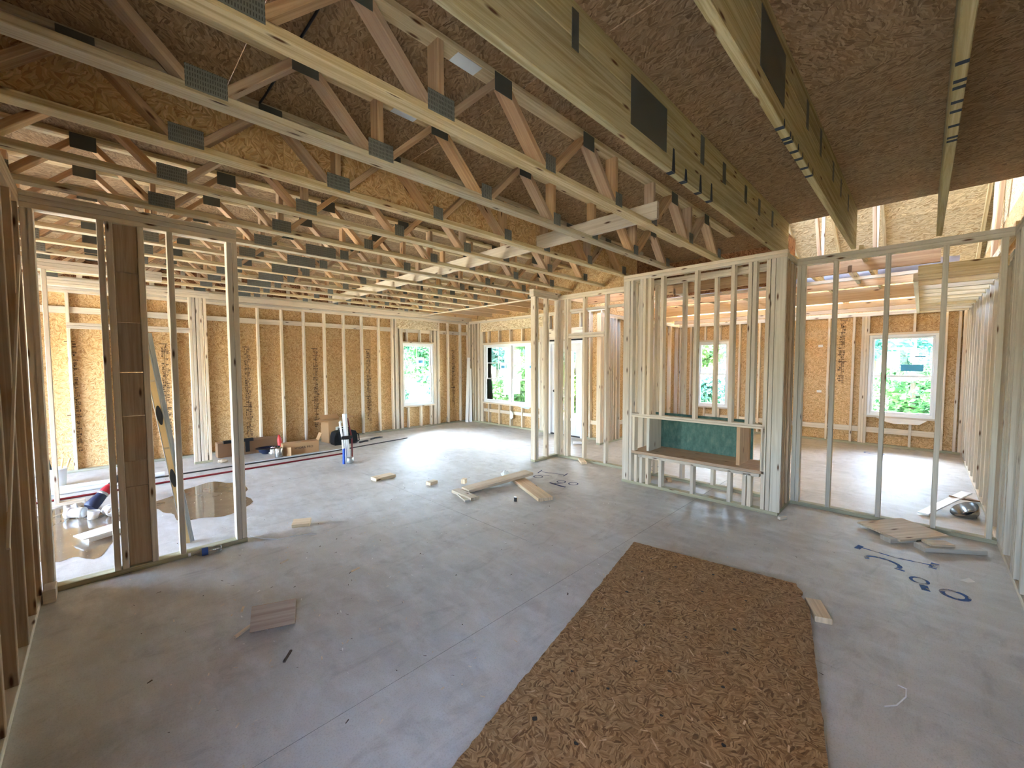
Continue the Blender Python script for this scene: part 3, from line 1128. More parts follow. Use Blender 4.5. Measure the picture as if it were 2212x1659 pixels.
w.b('fire_board', 1.40, 2.62, .36, .92, 'green_panel', 5.475, 5.49)
# fireplace back frame and side frames
w = Wall('wall_fireplace_back', 'y', 5.50, 5.589, 'rear stud frame of the fireplace box', 'stud')
w.bottom(1.02, 2.84)
w.top(1.02, 2.84, 2.68, 2)
for u in (2.80, 2.63, 2.245, 1.845, 1.42, 1.06):
    w.stud(u, z1=2.68)
for nm, y0, y1 in (('wall_fireplace_left', 2.751, 2.84), ('wall_fireplace_right', 1.02, 1.109)):
    w = Wall(nm, 'x', y0, y1, 'side frame of the fireplace box, %s' % ('toward the return wall' if y0 > 2 else 'toward the bedroom partition'), 'stud' if y0 > 2 else 'stud_grey')
    w.bottom(5.04, 5.50)
    w.top(5.04, 5.50, 2.68, 2)
    for u in ((5.16, 5.36) if y0 > 2 else (5.13, 5.20, 5.36, 5.45)):
        w.stud(u, z1=2.68, mat='stud_dark' if y0 < 2 else None)

# partitions inside the far-left room
w = Wall('wall_utility', 'x', 6.88, 6.969, 'bright open partition seen through the left studs', 'stud')
w.bottom(-4.2, -.18, 'stud')
w.top(-4.2, .60, 2.66, 3)
for u in (-.42, -.82, -1.2, -1.6):
    w.stud(u, z1=2.66)
w = Wall('wall_closet', 'x', 8.20, 8.289, 'closet partition with doorway in front of the far wall', 'stud')
w.bottom(1.02, 1.25)
w.top(-1.5, 1.29, 2.66, 3)
for u in (1.02, 1.06, 1.11, 1.15, 1.21):
    w.stud(u, z1=2.66)
w.b('door_header', -.3, 1.02, 2.10, 2.138)
w.b('door_header', -.3, 1.06, 2.14, 2.178)
for u in (.36, .77):
    w.stud(u, 2.178, 2.66, name='cripple_stud')
# outer wall of the far-left room, open patio doorway
w = Wall('wall_patio', 'y', -2.61, -2.7, 'outer wall of the far-left room with a wide patio opening', 'stud')
w.top(4.38, 8.97, 2.67, 2)
w.sheath(4.38, 8.97, 0, 3.2, -2.72, ((4.8, 8.4, .0, 2.1),))

# ------------------------------------------------------------------ trusses, beams
def plate(name, x0, x1, y, z0, z1, parent, mat='galv', th=.0015):
    return bx(name, x0, x1, y - th, y, z0, z1, mat, parent)


ORD = ['first', 'second', 'third', 'fourth', 'fifth', 'sixth', 'seventh', 'eighth', 'ninth', 'tenth', 'eleventh', 'twelfth']


def floor_truss(i, yf, x1, long=False):
    y0 = yf - W4
    lab = '%s open-web floor truss counted from the deep solid beams' % ORD[i]
    r = root('floor_truss', (-1.6, yf - W4 / 2, TB), lab, 'truss', 'open-web floor trusses under the deck')
    xa = -4.2 if yf > 4.4 else -1.6
    xb = 5.72 if long else x1
    bx('bottom_chord', xa, xb, y0, yf, TB, TB + T2, 'truss', r)
    bx('top_chord', xa, x1, y0, yf, DECK - T2, DECK - .002, 'truss', r)
    bot = [-3.76, -2.93, -2.10, -1.27, -.44, .385, 1.22, 2.05, 2.87, 3.46, 4.27, 5.08]
    if long:
        bot += [5.9]
    bot = [b for b in bot if b > xa]
    yc = (y0 + yf) / 2
    zb, zt = TB + T2, DECK - T2

    def web(xb_, xt_):
        board('web', (xb_, yc, zb - .004), (xt_, yc, zt + .004), W4, T2, 'truss_web', r, (0, 1, 0))
    for a, b in zip(bot, bot[1:]):
        if abs(b - a) < .7:
            continue
        xt = (a + b) / 2 + (.0 if long and i % 2 else .005)
        web(a + .05, xt - .02)
        web(b - .05, xt + .02)
        plate('nail_plate', xt - .065, xt + .065, y0, zt - .075, DECK - .012, r, 'galv_dark')
    for b in bot:
        if b in (1.22, 2.87, 3.46, 4.27, -.44, -2.1) or (long and b in (2.05, .385)):
            dx = {2.87: -.035, 3.46: .0}.get(b, 0)
            bx('post', b - T2 / 2 + dx, b + T2 / 2 + dx, y0, yf, zb, zt, 'truss_web', r)
        hw = .078 if b < 1.5 else .048
        plate('nail_plate', b - hw, b + hw, y0, TB + .016, TB + .115, r)
    if long:
        plate('splice_plate', 1.79 - .16, 1.79 + .16, y0, TB + .004, TB + .115, r)
        bx('end_board', 5.45, 7.25, y0 + .02, y0 + .058, TB + .001, TB + .24, 'lvl', r)
    elif i < 2:
        bx('splice_plate', 1.33, 1.49, y0 + .005, yf - .005, zt - .0022, zt - .0006, 'galv_sheen', r)
    return r


YF = [1.785, 2.39, 3.0, 3.63, 4.262, 4.87, 5.50, 6.13, 6.76, 7.39, 8.02, 8.62]
for i, yf in enumerate(YF):
    floor_truss(i, yf, 5.62 if i < 5 else 7.25, i >= 5)


def drip(m, x, y0, y1, w, h, mat='marker'):
    m.quad((x, y1, TB - .0006), (x + w, y1, TB - .0006), (x + w, y0, TB - .0006), (x, y0, TB - .0006), mat)
    if h > 0:
        m.quad((x, y0 - .0006, TB), (x + w, y0 - .0006, TB), (x + w * .7, y0 - .0006, TB + h), (x + w * .2, y0 - .0006, TB + h), mat)


BEAMS = ((1.18, 'deep solid beam nearest the open-web trusses, with a large nail plate', (2.55, 2.74, 2.99, 3.2), .05, .10),
         (.574, 'middle deep solid beam with a dark nail plate and marker stripes', (2.47, 2.61, 2.66, 2.8, 2.92, 3.08, 3.23), .035, .03),
         (-.052, 'deep solid beam nearest the right wall, marked with black stripes', (2.45, 2.60, 2.66, 2.80, 2.90, 3.07, 3.22, 3.27), .03, .0))
for yf, lab, marks, mw, mh in BEAMS:
    y0 = yf - .040
    r = root('ceiling_beam', (-1.6, yf - .02, TB), lab, 'beam', 'deep solid beams under the deck')
    bx('lower_board', -1.6, 5.66, y0, yf, TB, 3.05, 'beam', r)
    bx('upper_board', -1.6, 5.66, y0, yf, 3.0515, DECK - .001, 'beam', r)
    plate('nail_plate', 2.04, 2.47, y0, 2.88, 3.135, r, 'galv_dark', .002)
    for xs in (3.0, 3.45, 4.0, 4.42, 4.9):
        plate('strap', xs, xs + .07, y0, 3.0, 3.14 + random.uniform(0, .06), r, 'galv_dark', .0015)
    if yf > 1:
        plate('strap', 1.52, 1.57, y0, 3.0, 3.17, r, 'galv_dark', .003)
    m = MB()
    for x in marks:
        drip(m, x, y0, yf, mw, mh * random.uniform(.6, 1.6))
    m.build('marker_stripe', r)

# strongback tying the trusses
tag(bx('strongback_board', 3.395, 3.433, 1.64, 8.55, 2.84, 2.985, 'stud'), 'pale strongback board threaded crosswise through the truss webs', 'board')
tag(bx('catwalk_brace', 5.68, 5.72, 5.15, 8.82, TB - .02, TB - .001, 'stud'), 'thin pale brace strip nailed across the underside of far trusses', 'brace')
m = MB()
m.tube([(.75, 1.2 + i * .2, 3.197 + (.008 if i % 3 == 0 else -.006)) for i in range(10)], .006, 'black', 6)
tag(m.build('black_cable'), 'black cable stapled across the underside of the deck near the beams', 'cable')
# draft-stop sheets behind the third truss
ds = root('draft_stop', (2, 3.02, TB), 'yellowish strand board draft stop hung behind the third truss', 'panel')
for a, b in ((-1.6, -.32), (-.318, .90), (.902, 2.12), (2.122, 3.38), (3.382, 4.60), (4.602, 5.6)):
    bx('panel', a, b, 3.006, 3.017, TB + .01, DECK - .004, 'osb_wall', ds)
# rim sheets over the hall partition
rm = root('rim_panel', (5.63, 3, TB), 'tan strand board rim closing truss ends over the hall partition, plus added dark recess', 'panel')
for a, b in ((3.02, 3.7), (3.702, 4.92)):
    bx('panel', 5.63, 5.642, a, b, 2.746, DECK - .002, 'osb_wall', rm)
bx('panel', 6.55, 6.562, 1.25, 3.05, 2.66, DECK - .002, 'osb_red', rm)  # from here, recess boards added to keep the hollow above the fireplace dark
bx('panel', 5.64, 6.55, 3.02, 3.032, 2.746, DECK - .002, 'osb_red', rm)
bx('panel', 5.66, 6.55, 1.24, 1.252, 2.746, DECK - .002, 'osb_red', rm)
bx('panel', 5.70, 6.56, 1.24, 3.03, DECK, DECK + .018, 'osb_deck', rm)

# ------------------------------------------------------------------ bedroom roof and tray-ceiling framing
def zr(x):
    return 2.72 + .5 * (10.95 - x)


roof = root('roof', (8, 2, 4), 'bright strand board roof deck sloping down over the bedroom', 'roof', None, 'structure')
sl = Vector((-1, 0, .5)).normalized()
xx = 10.95
i = 0
while xx > 4.2:
    x2 = xx - 1.22 * .8944
    y = -.7 - (1.22 if i % 2 else 0)
    while y < 7.6:  # unseen stretch past the bedroom added to keep sun out of the gable
        ya, yb = max(y, -.7), min(y + 2.44, 7.6)
        if yb - ya > .05:
            m0 = Vector(((xx + x2) / 2, (ya + yb) / 2, (zr(xx) + zr(x2)) / 2 + .012))
            board('roof_panel', m0 - Vector((0, (yb - ya) / 2 - .001, 0)), m0 + Vector((0, (yb - ya) / 2 - .001, 0)), 1.226, .012, 'osb_light', roof, sl)
        y += 2.44
    xx = x2
    i += 1
# unseen closures added to keep stray sky out of that attic
w = Wall('wall_attic_closer', 'y', 4.6, 4.7, 'added upper wall closing the attic above the living room deck', 'stud')
w.sheath(-.7, 7.6, 3.23, 5.9, 4.6, ((1.0, 3.4, 3.9, 5.2),), mat='osb_light')  # opening added so sky light brightens the bedroom roof underside
w = Wall('wall_attic_side', 'x', -.62, -.66, 'gable sheathing above the right wall', 'stud')
m = MB()
m.prism([(4.6, 3.2), (10.9, 3.2 - .45), (10.9, 2.75), (4.6, 5.9)], 0, .012, 'osb_light', Matrix.Translation((0, -.63, 0)) @ Matrix.Rotation(PI / 2, 4, 'X'))
m.build('gable_panel', w.r)
for i, yt in enumerate((3.55, 2.95, 2.35, 1.70, 1.10, .50, -.56)):
    r = root('roof_truss', (10.4, yt, 2.6), '%s bedroom roof truss counted from the inner wall' % ORD[i], 'truss', 'roof trusses over the bedroom')
    board('top_chord', (10.9, yt, zr(10.9) - .05), (5.0, yt, zr(5.0) - .05), W4, T2, 'truss', r, (0, 0, 1))
    bx('post', 7.60, 7.689, yt - .02, yt + .018, 2.75, zr(7.65) - .09, 'stud', r)
    board('web', (7.60, yt, 2.80), (6.2, yt, zr(6.2) - .1), W4, T2, 'truss_web', r, (0, 0, 1))
    bx('bottom_chord', 5.75, 8.7, yt - .02, yt + .018, 2.76, 2.849, 'truss', r)
# tray framing boards running across
tray = root('tray_ceiling_frame', (8, 1.5, 2.5), 'dropped tray ceiling framing of crosswise boards over the bedroom', 'ceiling frame')
for (x, z0, z1, ya, yb, mt) in ((6.25, 2.66, 2.80, -.1, 4.3, 'truss_web'), (6.62, 2.62, 2.66, -.5, 4.3, 'stud'), (7.25, 2.62, 2.75, -.1, 4.3, 'truss_web'),
                                (8.72, 2.60, 2.80, .06, 4.3, 'lvl'), (9.35, 2.55, 2.65, .06, 4.3, 'lvl'), (9.9, 2.53, 2.68, .06, 4.3, 'lvl')):
    bx('cross_board', x, x + T2, ya, yb, z0, z1, mt, tray)
for (xa, xb, y) in ((6.25, 7.25, 2.7), (6.25, 7.25, .62), (6.6, 7.25, 1.6), (8.76, 9.9, 1.0), (8.76, 9.9, 2.2)):
    bx('short_board', xa, xb, y, y + T2, 2.66, 2.74, 'stud', tray)
bx('edge_beam', 6.2, 10.3, .06, .10, 2.47, 2.56, 'stud', tray)
x = 5.75
while x < 10.4:
    bx('joist', x, x + T2, -.52, .06, 2.47, 2.56, 'truss', tray)
    x += .4064
# insulated duct
m = MB()
m.tube([(8.15, y, 2.93 + .02 * math.sin(y * 5)) for y in [-.3 + i * .2 for i in range(23)]], .12, 'duct', 14)
tag(m.build('flexible_duct'), 'grey insulated duct lying across the bedroom ceiling framing', 'duct')

# ------------------------------------------------------------------ things on the floor
def block(name, c, L, wd, th, rz, label, mat='scrap', rx=0.0, ry=0.0, group='scrap lumber on the slab'):
    M = Matrix.Translation(c) @ Matrix.Rotation(rz, 4, 'Z') @ Matrix.Rotation(ry, 4, 'Y') @ Matrix.Rotation(rx, 4, 'X')
    o = bpy.data.objects.new(name, board_mesh(L, wd, th, mat))
    link(o, None, M)
    return tag(o, label, 'wood scrap', group)


# big strand board sheet in the foreground, torn corner, nail holes
sh_dir = Vector((-2.33, -.49, 0)).normalized()      # along its length, toward the camera
sh_w = Vector((sh_dir.y, -sh_dir.x, 0))             # placeholder, fixed below
sh_w = Vector((-sh_dir.y, sh_dir.x, 0))
P0 = Vector((3.24, 1.73, .03))
rs = random.Random(3)
edge = []
L_, Wd_ = 2.44, 1.225


def P(u, v):
    """u along the length, v across (0 left edge, Wd right edge)"""
    return (P0 + sh_dir * u + sh_w * v)


def jag(a, b, n, amp):
    out = []
    for i in range(n):
        t = i / n
        u, v = a[0] + (b[0] - a[0]) * t, a[1] + (b[1] - a[1]) * t
        out.append((u + (rs.uniform(-amp, amp) if 0 < i else 0), v + (rs.uniform(-amp, amp) if 0 < i else 0)))
    return out


poly = jag((0, 0), (.06, 1.165), 40, .004) + jag((.06, 1.165), (.36, Wd_), 8, .012) + jag((.36, Wd_), (L_, Wd_), 40, .003) + jag((L_, Wd_), (L_, 0), 20, .004) + jag((L_, 0), (0, 0), 80, .005)
m = MB()
n = len(poly)
top = [P(u, v) + Vector((0, 0, .018)) for u, v in poly]
bot = [P(u, v) for u, v in poly]
m.add(top, [tuple(range(n))], 'osb_floor')
m.add(bot, [tuple(range(n - 1, -1, -1))], 'osb_floor')
m.add(top + bot, [(i, i + n, (i + 1) % n + n, (i + 1) % n) for i in range(n)], 'osb_floor')
sheet = m.build('strand_board_sheet', None, P(1.2, .6))
tag(sheet, 'large brown strand board sheet lying on the slab in the foreground', 'board')
# consistent normals
bm = bmesh.new()
bm.from_mesh(sheet.data)
bmesh.ops.recalc_face_normals(bm, faces=bm.faces)
bm.to_mesh(sheet.data)
bm.free()
m = MB()
for i in range(7):
    for v in (.17, .40, .62, .86):
        u = .22 + i * .30 + rs.uniform(-.05, .05)
        c = P(u, v + rs.uniform(-.04, .04)) + Vector((0, 0, .0186))
        r_ = rs.uniform(.007, .011)
        pts = [c + Vector((math.cos(a) * r_ * rs.uniform(.6, 1.4), math.sin(a) * r_ * rs.uniform(.6, 1.4), 0)) for a in [k * PI / 3.5 for k in range(7)]]
        m.add(pts, [tuple(range(7))], 'black')
m.build('nail_hole', sheet)
m = MB()
for i in range(110):     # loose splinters on its face
    u, v = rs.uniform(.02, L_), rs.uniform(.01, Wd_ - .08)
    c = P(u, v) + Vector((0, 0, .0188))
    a = rs.uniform(0, PI)
    l, w_ = rs.uniform(.006, .03), rs.uniform(.001, .004)
    d, e = Vector((math.cos(a), math.sin(a), 0)) * l, Vector((-math.sin(a), math.cos(a), 0)) * w_
    m.add([c - d - e, c + d - e, c + d + e + Vector((0, 0, .002)), c - d + e], [(0, 1, 2, 3)], rs.choice(('lvl', 'truss_web', 'truss_web')))
tag(m.build('splinter', sheet), kind='stuff')
block('wood_offcut', (3.20, .42, .018), .22, .09, .036, .4, 'short offcut poking out from under the torn corner of the strand board sheet')

# pile in the middle of the floor
block('long_board', (3.66, 3.90, .062), 1.02, .185, .036, -.15, 'long warped plank lying across the middle of the floor', ry=-.055)
block('cross_block', (3.065, 3.87, .022), .42, .11, .038, 1.50, 'pale short block against the low end of the warped plank')
block('wedge_offcut', (3.01, 3.83, .012), .30, .07, .02, 1.25, 'thin wedge of wood under the pale short block', 'stud_grey')
block('split_board', (3.80, 3.45, .020), .86, .19, .038, 1.14, 'wide split plank under the raised end of the warped plank')
block('flat_offcut', (2.75, 5.30, .02), .30, .15, .04, .05, 'flat plank offcut alone on the slab beside the far pipes')
block('small_cube_offcut', (3.07, 4.58, .022), .13, .09, .042, .15, 'small sawn block on the slab left of the plank pile')
block('chipped_offcut', (3.40, 4.31, .03), .07, .06, .06, .5, 'chipped little block just behind the pale short block')
block('tilted_offcut', (1.36, 4.32, .03), .16, .10, .038, -.5, 'tilted offcut on the slab near the left partition end', rx=.25)
block('leaning_offcut', (.70, 2.78, .062), .24, .14, .04, -.42, 'brown board end propped up on a splinter in the near floor', 'truss_web', rx=1.0)
block('splinter_stick', (.60, 2.86, .012), .24, .018, .014, .55, 'pale splinter under the propped board end')
block('plate_offcut', (5.43, 3.82, .03), .20, .09, .036, .9, 'offcut leaning on the hall partition bottom plate', ry=-.12)
block('plywood_piece', (5.25, .09, .045), .46, .42, .018, -.72, 'square plywood piece against the bottom plate right of the fireplace', 'scrap', ry=-.06)
block('short_offcut', (5.03, .10, .019), .24, .10, .036, -.75, 'short pale offcut in front of the plywood piece', 'stud_grey')
block('board_end', (5.06, -.22, .020), .46, .12, .038, -.92, 'long board end on the floor by the right wall', 'stud_grey')
block('board_scrap', (5.04, -.15, .051), .18, .10, .02, -.92, 'thin scrap lying on the board end by the right wall', 'scrap')
block('white_shim', (4.90, .965, .014), .08, .035, .028, -.6, 'small white shim at the fireplace corner foot', 'stud')
block('brick_offcut', (5.40, 2.38, .02), .10, .06, .036, .6, 'small brown offcut lying inside the fireplace frame', 'truss_web')
block('hall_offcut', (6.62, 4.78, .03), .16, .08, .04, -.7, 'white painted offcut on the floor past the hall partition', 'pvc')
block('bedroom_offcut', (8.7, 1.75, .03), .16, .08, .04, .2, 'lone offcut on the bedroom floor', 'scrap')

# crumpled clear bag behind the plank pile
def crumple(m, c, r, mat, seed, sz=1.0, n=10):
    rr = random.Random(seed)
    vs, fs = [], []
    for i in range(7):
        th = PI * i / 6
        for k in range(n):
            a = 2 * PI * k / n
            q = r * rr.uniform(.65, 1.2)
            vs.append((c[0] + q * math.sin(th) * math.cos(a), c[1] + q * math.sin(th) * math.sin(a), c[2] + r * sz * (1 - math.cos(th)) * .5 * rr.uniform(.9, 1.1)))
    for i in range(6):
        for k in range(n):
            fs.append((i * n + k, i * n + (k + 1) % n, (i + 1) * n + (k + 1) % n, (i + 1) * n + k))
    m.add(vs, fs, mat)


m = MB()
crumple(m, (3.98, 4.12, .0), .06, 'paper', 4, 1.7)
tag(m.build('crumpled_wrapper'), 'crumpled pale wrapper standing behind the warped plank', 'wrapper')
m = MB()
m.box((3.36, 3.30, .02), (.02, .03, .05), 'black', .4)
m.box((3.363, 3.307, .047), (.016, .03, .01), 'steel', .4)
tag(m.build('metal_clip'), 'small dark metal clip on the slab in front of the plank pile', 'clip')

# drinking bottle lying along the left partition
bt = root('water_bottle', (.47, 4.22, 0), 'clear plastic water bottle with blue label lying along the left partition', 'bottle')
Mx = Matrix.Translation((.47, 4.235, .034)) @ Matrix.Rotation(-.12, 4, 'Z') @ Matrix.Rotation(PI / 2, 4, 'Y')
m = MB()
m.lathe([(.011, .0), (.012, .03), (.026, .055), (.031, .07), (.031, .14), (.028, .15), (.031, .16), (.031, .20), (.026, .212), (0, .208)], Mx, 'clear_plastic', 18)
m.build('body', bt)
m = MB()
m.lathe([(.0315, .075), (.0318, .076), (.0318, .118), (.0315, .119)], Mx, 'bottle_label', 18, False)
m.build('label', bt)
m = MB()
m.lathe([(.0, -.014), (.014, -.014), (.014, .004)], Mx, 'vinyl', 14, False)
m.build('cap', bt)
m = MB()
m.tube([(.93, 4.38, .006), (1.0, 4.24, .005), (1.09, 4.13, .005), (1.22, 4.05, .02), (1.34, 4.02, .012), (1.38, 3.99, .005)], .004, 'pvc', 6)
tag(m.build('white_wire'), 'thin white wire curling on the slab beside the left partition', 'wire')
m = MB()
m.tube([(2.53, .07, .004), (2.58, .03, .004), (2.65, -.0, .02), (2.70, .0, .03), (2.72, .03, .02)], .003, 'pvc', 6)
tag(m.build('plastic_curl'), 'thin white plastic curl near the right edge of the slab', 'scrap')
m = MB()
m.add([(4.42, -.25, .004), (4.50, -.30, .01), (4.46, -.33, .004), (4.41, -.29, .004)], [(0, 1, 2, 3)], 'paper')
tag(m.build('paper_chip'), 'white paper chip beyond the big blue zero on the slab', 'paper')
for i, (x, y, l, a) in enumerate(((.67, 2.42, .09, .9), (1.35, 3.08, .07, .2), (.60, 3.10, .06, 1.2), (1.0, 3.62, .07, .4))):
    m = MB()
    m.box((x, y, .004), (l, .012, .008), 'bark' if i == 0 else 'scrap', a)
    tag(m.build('wood_splinter'), ('dark splinter on the near slab', 'short splinter beside the propped board end', 'pale splinter near the left partition plate', 'flat splinter between the propped board end and the white wire')[i], 'splinter')

# sawdust and chips: nobody could count them
m = MB()
rs = random.Random(11)
for i in range(900):
    if i < 600:
        x, y = rs.uniform(.1, 4.6), rs.uniform(.3, 7.5)
    else:
        x, y = min(4.6, max(.1, rs.gauss(2.4, 1.0))), rs.gauss(3.6, 1.2)
    a = rs.uniform(0, PI)
    l, w_ = rs.uniform(.003, .014), rs.uniform(.001, .004)
    c = Vector((x, y, .0012))
    d, e = Vector((math.cos(a), math.sin(a), 0)) * l, Vector((-math.sin(a), math.cos(a), 0)) * w_
    m.add([c - d - e, c + d - e, c + d + e + Vector((0, 0, .003)), c - d + e], [(0, 1, 2, 3)], rs.choice(('scrap', 'scrap', 'stud', 'bark', 'paper')))
tag(m.build('wood_chips', None, (2.5, 3.5, 0)), 'scattered wood chips and sawdust over the concrete slab', 'wood chips', None, 'stuff')


# puddles
def puddle(name, c, rx, ry, label, seed, rz=0.0):
    rr = random.Random(seed)
    n = 48
    ph = [rr.uniform(0, 6.28) for _ in range(5)]
    pts = []
    for k in range(n):
        a = 2 * PI * k / n
        q = 1 + .12 * math.sin(2 * a + ph[0]) + .09 * math.sin(3 * a + ph[1]) + .07 * math.sin(5 * a + ph[2]) + .05 * math.sin(9 * a + ph[3])
        x, y = rx * q * math.cos(a), ry * q * math.sin(a)
        pts.append((c[0] + x * math.cos(rz) - y * math.sin(rz), c[1] + x * math.sin(rz) + y * math.cos(rz), .0018))
    m = MB()
    m.add(pts, [tuple(range(n))], 'wet_concrete')
    return tag(m.build(name, None, (c[0], c[1], 0)), label, 'puddle')


puddle('puddle', (.85, 6.0), .48, .72, 'dark puddle on the slab behind the spirit level', 5, -.25)
puddle('puddle', (-.24, 5.85), .30, 1.05, 'wet patch on the slab under the white pipe fittings', 9, .02)

# spirit level and straightedge leaning on the left partition
def lerp(a, b, t):
    return Vector(a) + (Vector(b) - Vector(a)) * t


lv = root('spirit_level', (.51, 4.66, 0), 'long yellow spirit level with black grips leaning behind the left partition', 'level')
A, Bp = (.500, 4.64, .0), (.255, 4.40, 1.80)
board('body', A, Bp, .042, .022, 'level_yellow', lv, (1, -.3, .2))
sd = Vector((1, -.3, .2))
ax = (Vector(Bp) - Vector(A)).normalized()
sd = (sd - ax * sd.dot(ax)).normalized()
for o in (-.023, .023):
    board('edge_rail', Vector(A) + sd * o, Vector(Bp) + sd * o, .006, .026, 'alu', lv, sd)
nrm = ax.cross(sd)
if nrm.y > 0:
    nrm = -nrm
for t_ in (.35, .66):
    c = lerp(A, Bp, t_)
    m = MB()
    m.prism([(.075 * math.cos(a) if abs(math.cos(a)) < .9 else .085 * math.cos(a), (.02) * math.sin(a)) for a in [k * PI / 8 for k in range(16)]], -.015, .016, 'black',
            Matrix(((ax.x, sd.x, nrm.x, c.x), (ax.y, sd.y, nrm.y, c.y), (ax.z, sd.z, nrm.z, c.z), (0, 0, 0, 1))))
    m.build('grip', lv)
for t_ in (.15, .5, .82):
    c = lerp(A, Bp, t_)
    m = MB()
    m.tube([c - sd * .018 + nrm * .004, c + sd * .018 + nrm * .004], .012, 'clear_plastic', 10)
    m.build('vial', lv)
tag(board('straightedge', (.535, 4.66, 0), (.29, 4.41, 1.86), .032, .006, 'alu', None, (1, -.4, .2)), 'grey metal straightedge leaning just behind the spirit level', 'straightedge')

# white pipe fittings and packing in the wet corner
def tee(c, rz, L, r, label, name='pipe_fitting'):
    m = MB()
    M = Matrix.Translation(c) @ Matrix.Rotation(rz, 4, 'Z') @ Matrix.Rotation(PI / 2, 4, 'Y')
    m.lathe([(r * .82, 0), (r * 1.1, 0), (r * 1.1, L * .22), (r, L * .24), (r, L * .76), (r * 1.1, L * .78), (r * 1.1, L), (r * .82, L), (r * .82, L * .5), (r * .82, .001)], M, 'pvc', 18, False)
    return tag(m.build(name), label, 'pipe fitting', 'white plastic fittings in the wet corner')


tee((-.30, 6.28, .055), -.6, .15, .05, 'white pipe coupling lying left of the dark blue tool')
tee((-.33, 6.48, .045), .2, .10, .042, 'white pipe coupling behind the dark blue tool tip')
m = MB()
m.lathe([(.036, 0), (.04, 0), (.05, .085), (.046, .085), (.036, .004)], Matrix.Translation((-.115, 6.08, .0)) @ Matrix.Rotation(.18, 4, 'Y'), 'pvc', 18, False)
tag(m.build('plastic_cup'), 'white plastic cup standing in the wet corner', 'cup')
tee((.04, 6.03, .05), 1.9, .12, .048, 'white pipe coupling with open end beside the left studs')
m = MB()
m.prism([(-.18, -.07), (.20, -.10), (.24, .12), (-.15, .12)], .045, .055, 'foam', Matrix.Translation((-.04, 5.38, 0)) @ Matrix.Rotation(.5, 4, 'Z'))
m.prism([(-.13, -.05), (.20, -.08), (.22, .10), (-.11, .09)], 0, .045, 'foam', Matrix.Translation((-.04, 5.38, 0)) @ Matrix.Rotation(.5, 4, 'Z'))
tag(m.build('foam_block'), 'white foam packing piece on the wet slab behind the left studs', 'packing')
# dark blue and red hand tool
tl = root('hand_tool', (-.10, 6.45, 0), 'dark blue and red barrel-shaped power tool tipped on the wet slab', 'power tool')
M = Matrix.Translation((-.13, 6.42, .045)) @ Matrix.Rotation(.6, 4, 'Z') @ Matrix.Rotation(.85, 4, 'Y')
for nm, prof, mt in (('nozzle', [(.058, -.01), (.066, 0), (.062, .06), (.05, .15)], 'navy'), ('collar', [(.05, .15), (.054, .155), (.05, .175)], 'alu'), ('motor', [(.05, .175), (.052, .18), (.045, .24), (.034, .27)], 'tool_red'), ('grip', [(.034, .27), (.03, .34), (.024, .46), (.02, .50)], 'black')):
    m = MB()
    m.lathe(prof, M, mt, 18)
    m.build(nm, tl)
# bucket with brushes
bk = root('bucket', (-.46, 8.05, 0), 'white bucket of brushes far behind the left studs', 'bucket')
m = MB()
m.lathe([(.085, 0), (.105, .24), (.112, .24), (.112, .225), (.105, .225)], Matrix.Translation((-.46, 8.05, 0)), 'pvc', 20)
m.build('body', bk)
for dx, dy in ((.03, .02), (.06, -.02), (-.03, .01)):
    m = MB()
    m.tube([(-.46 + dx, 8.05 + dy, .1), (-.46 + dx * 2.2, 8.05 + dy, .36)], .012, 'level_yellow' if dx > 0 else 'black', 8)
    m.build('brush_handle', bk)
# pipes lying along the floor
for nm, pts, r, mt, lab in (('supply_pipe', [(-4, 7.15, .013), (-1, 7.16, .013), (1.3, 7.22, .013), (3.0, 7.235, .013)], .013, 'red_pipe', 'long dark red pipe lying across the far room floor'),
                            ('black_pipe', [(-4, 7.62, .012), (1.4, 7.58, .012), (2.8, 7.54, .012), (4.6, 7.77, .012)], .010, 'plumb', 'long thin black pipe lying beyond the dark red pipe'),
                            ('drain_pipe', [(-4, 7.78, .035), (.60, 7.66, .035)], .034, 'pvc', 'thick white drain pipe on the floor behind the left studs'),
                            ('drain_pipe', [(-4, 7.45, .025), (.15, 7.50, .025)], .025, 'pvc', 'thinner white drain pipe in front of the thick one'),
                            ('grey_pipe', [(1.4, 7.66, .01), (3.2, 7.66, .01)], .009, 'pvc_grey', 'thin pale grey pipe between boxes and black pipe')):
    m = MB()
    m.tube(pts, r, mt, 10)
    tag(m.build(nm), lab, 'pipe')

# cartons by the far wall
def carton(name, c, L, D, Hh, rz, label, mat, flaps, cat='box'):
    r = root(name, c, label, cat, None, None, rz)
    Rz = Matrix.Translation(c) @ Matrix.Rotation(rz, 4, 'Z')
    m = MB()
    th = .006
    for (cx, cy, cz, dx, dy, dz) in ((0, -D / 2, Hh / 2, L, th, Hh), (0, D / 2, Hh / 2, L, th, Hh), (-L / 2, 0, Hh / 2, th, D, Hh), (L / 2, 0, Hh / 2, th, D, Hh), (0, 0, th / 2, L, D, th)):
        m.box(Rz @ Vector((cx, cy, cz)), (dx, dy, dz), mat, rz)
    m.build('body', r)
    for pts in flaps:
        m = MB()
        a, b, c_, d = [Rz @ Vector(p) for p in pts]
        nn = (b - a).cross(c_ - a).normalized() * .005
        m.add([a, b, c_, d, a + nn, b + nn, c_ + nn, d + nn], [(3, 2, 1, 0), (4, 5, 6, 7), (0, 1, 5, 4), (1, 2, 6, 5), (2, 3, 7, 6), (3, 0, 4, 7)], mat)
        m.build('flap', r)
    return r, Rz


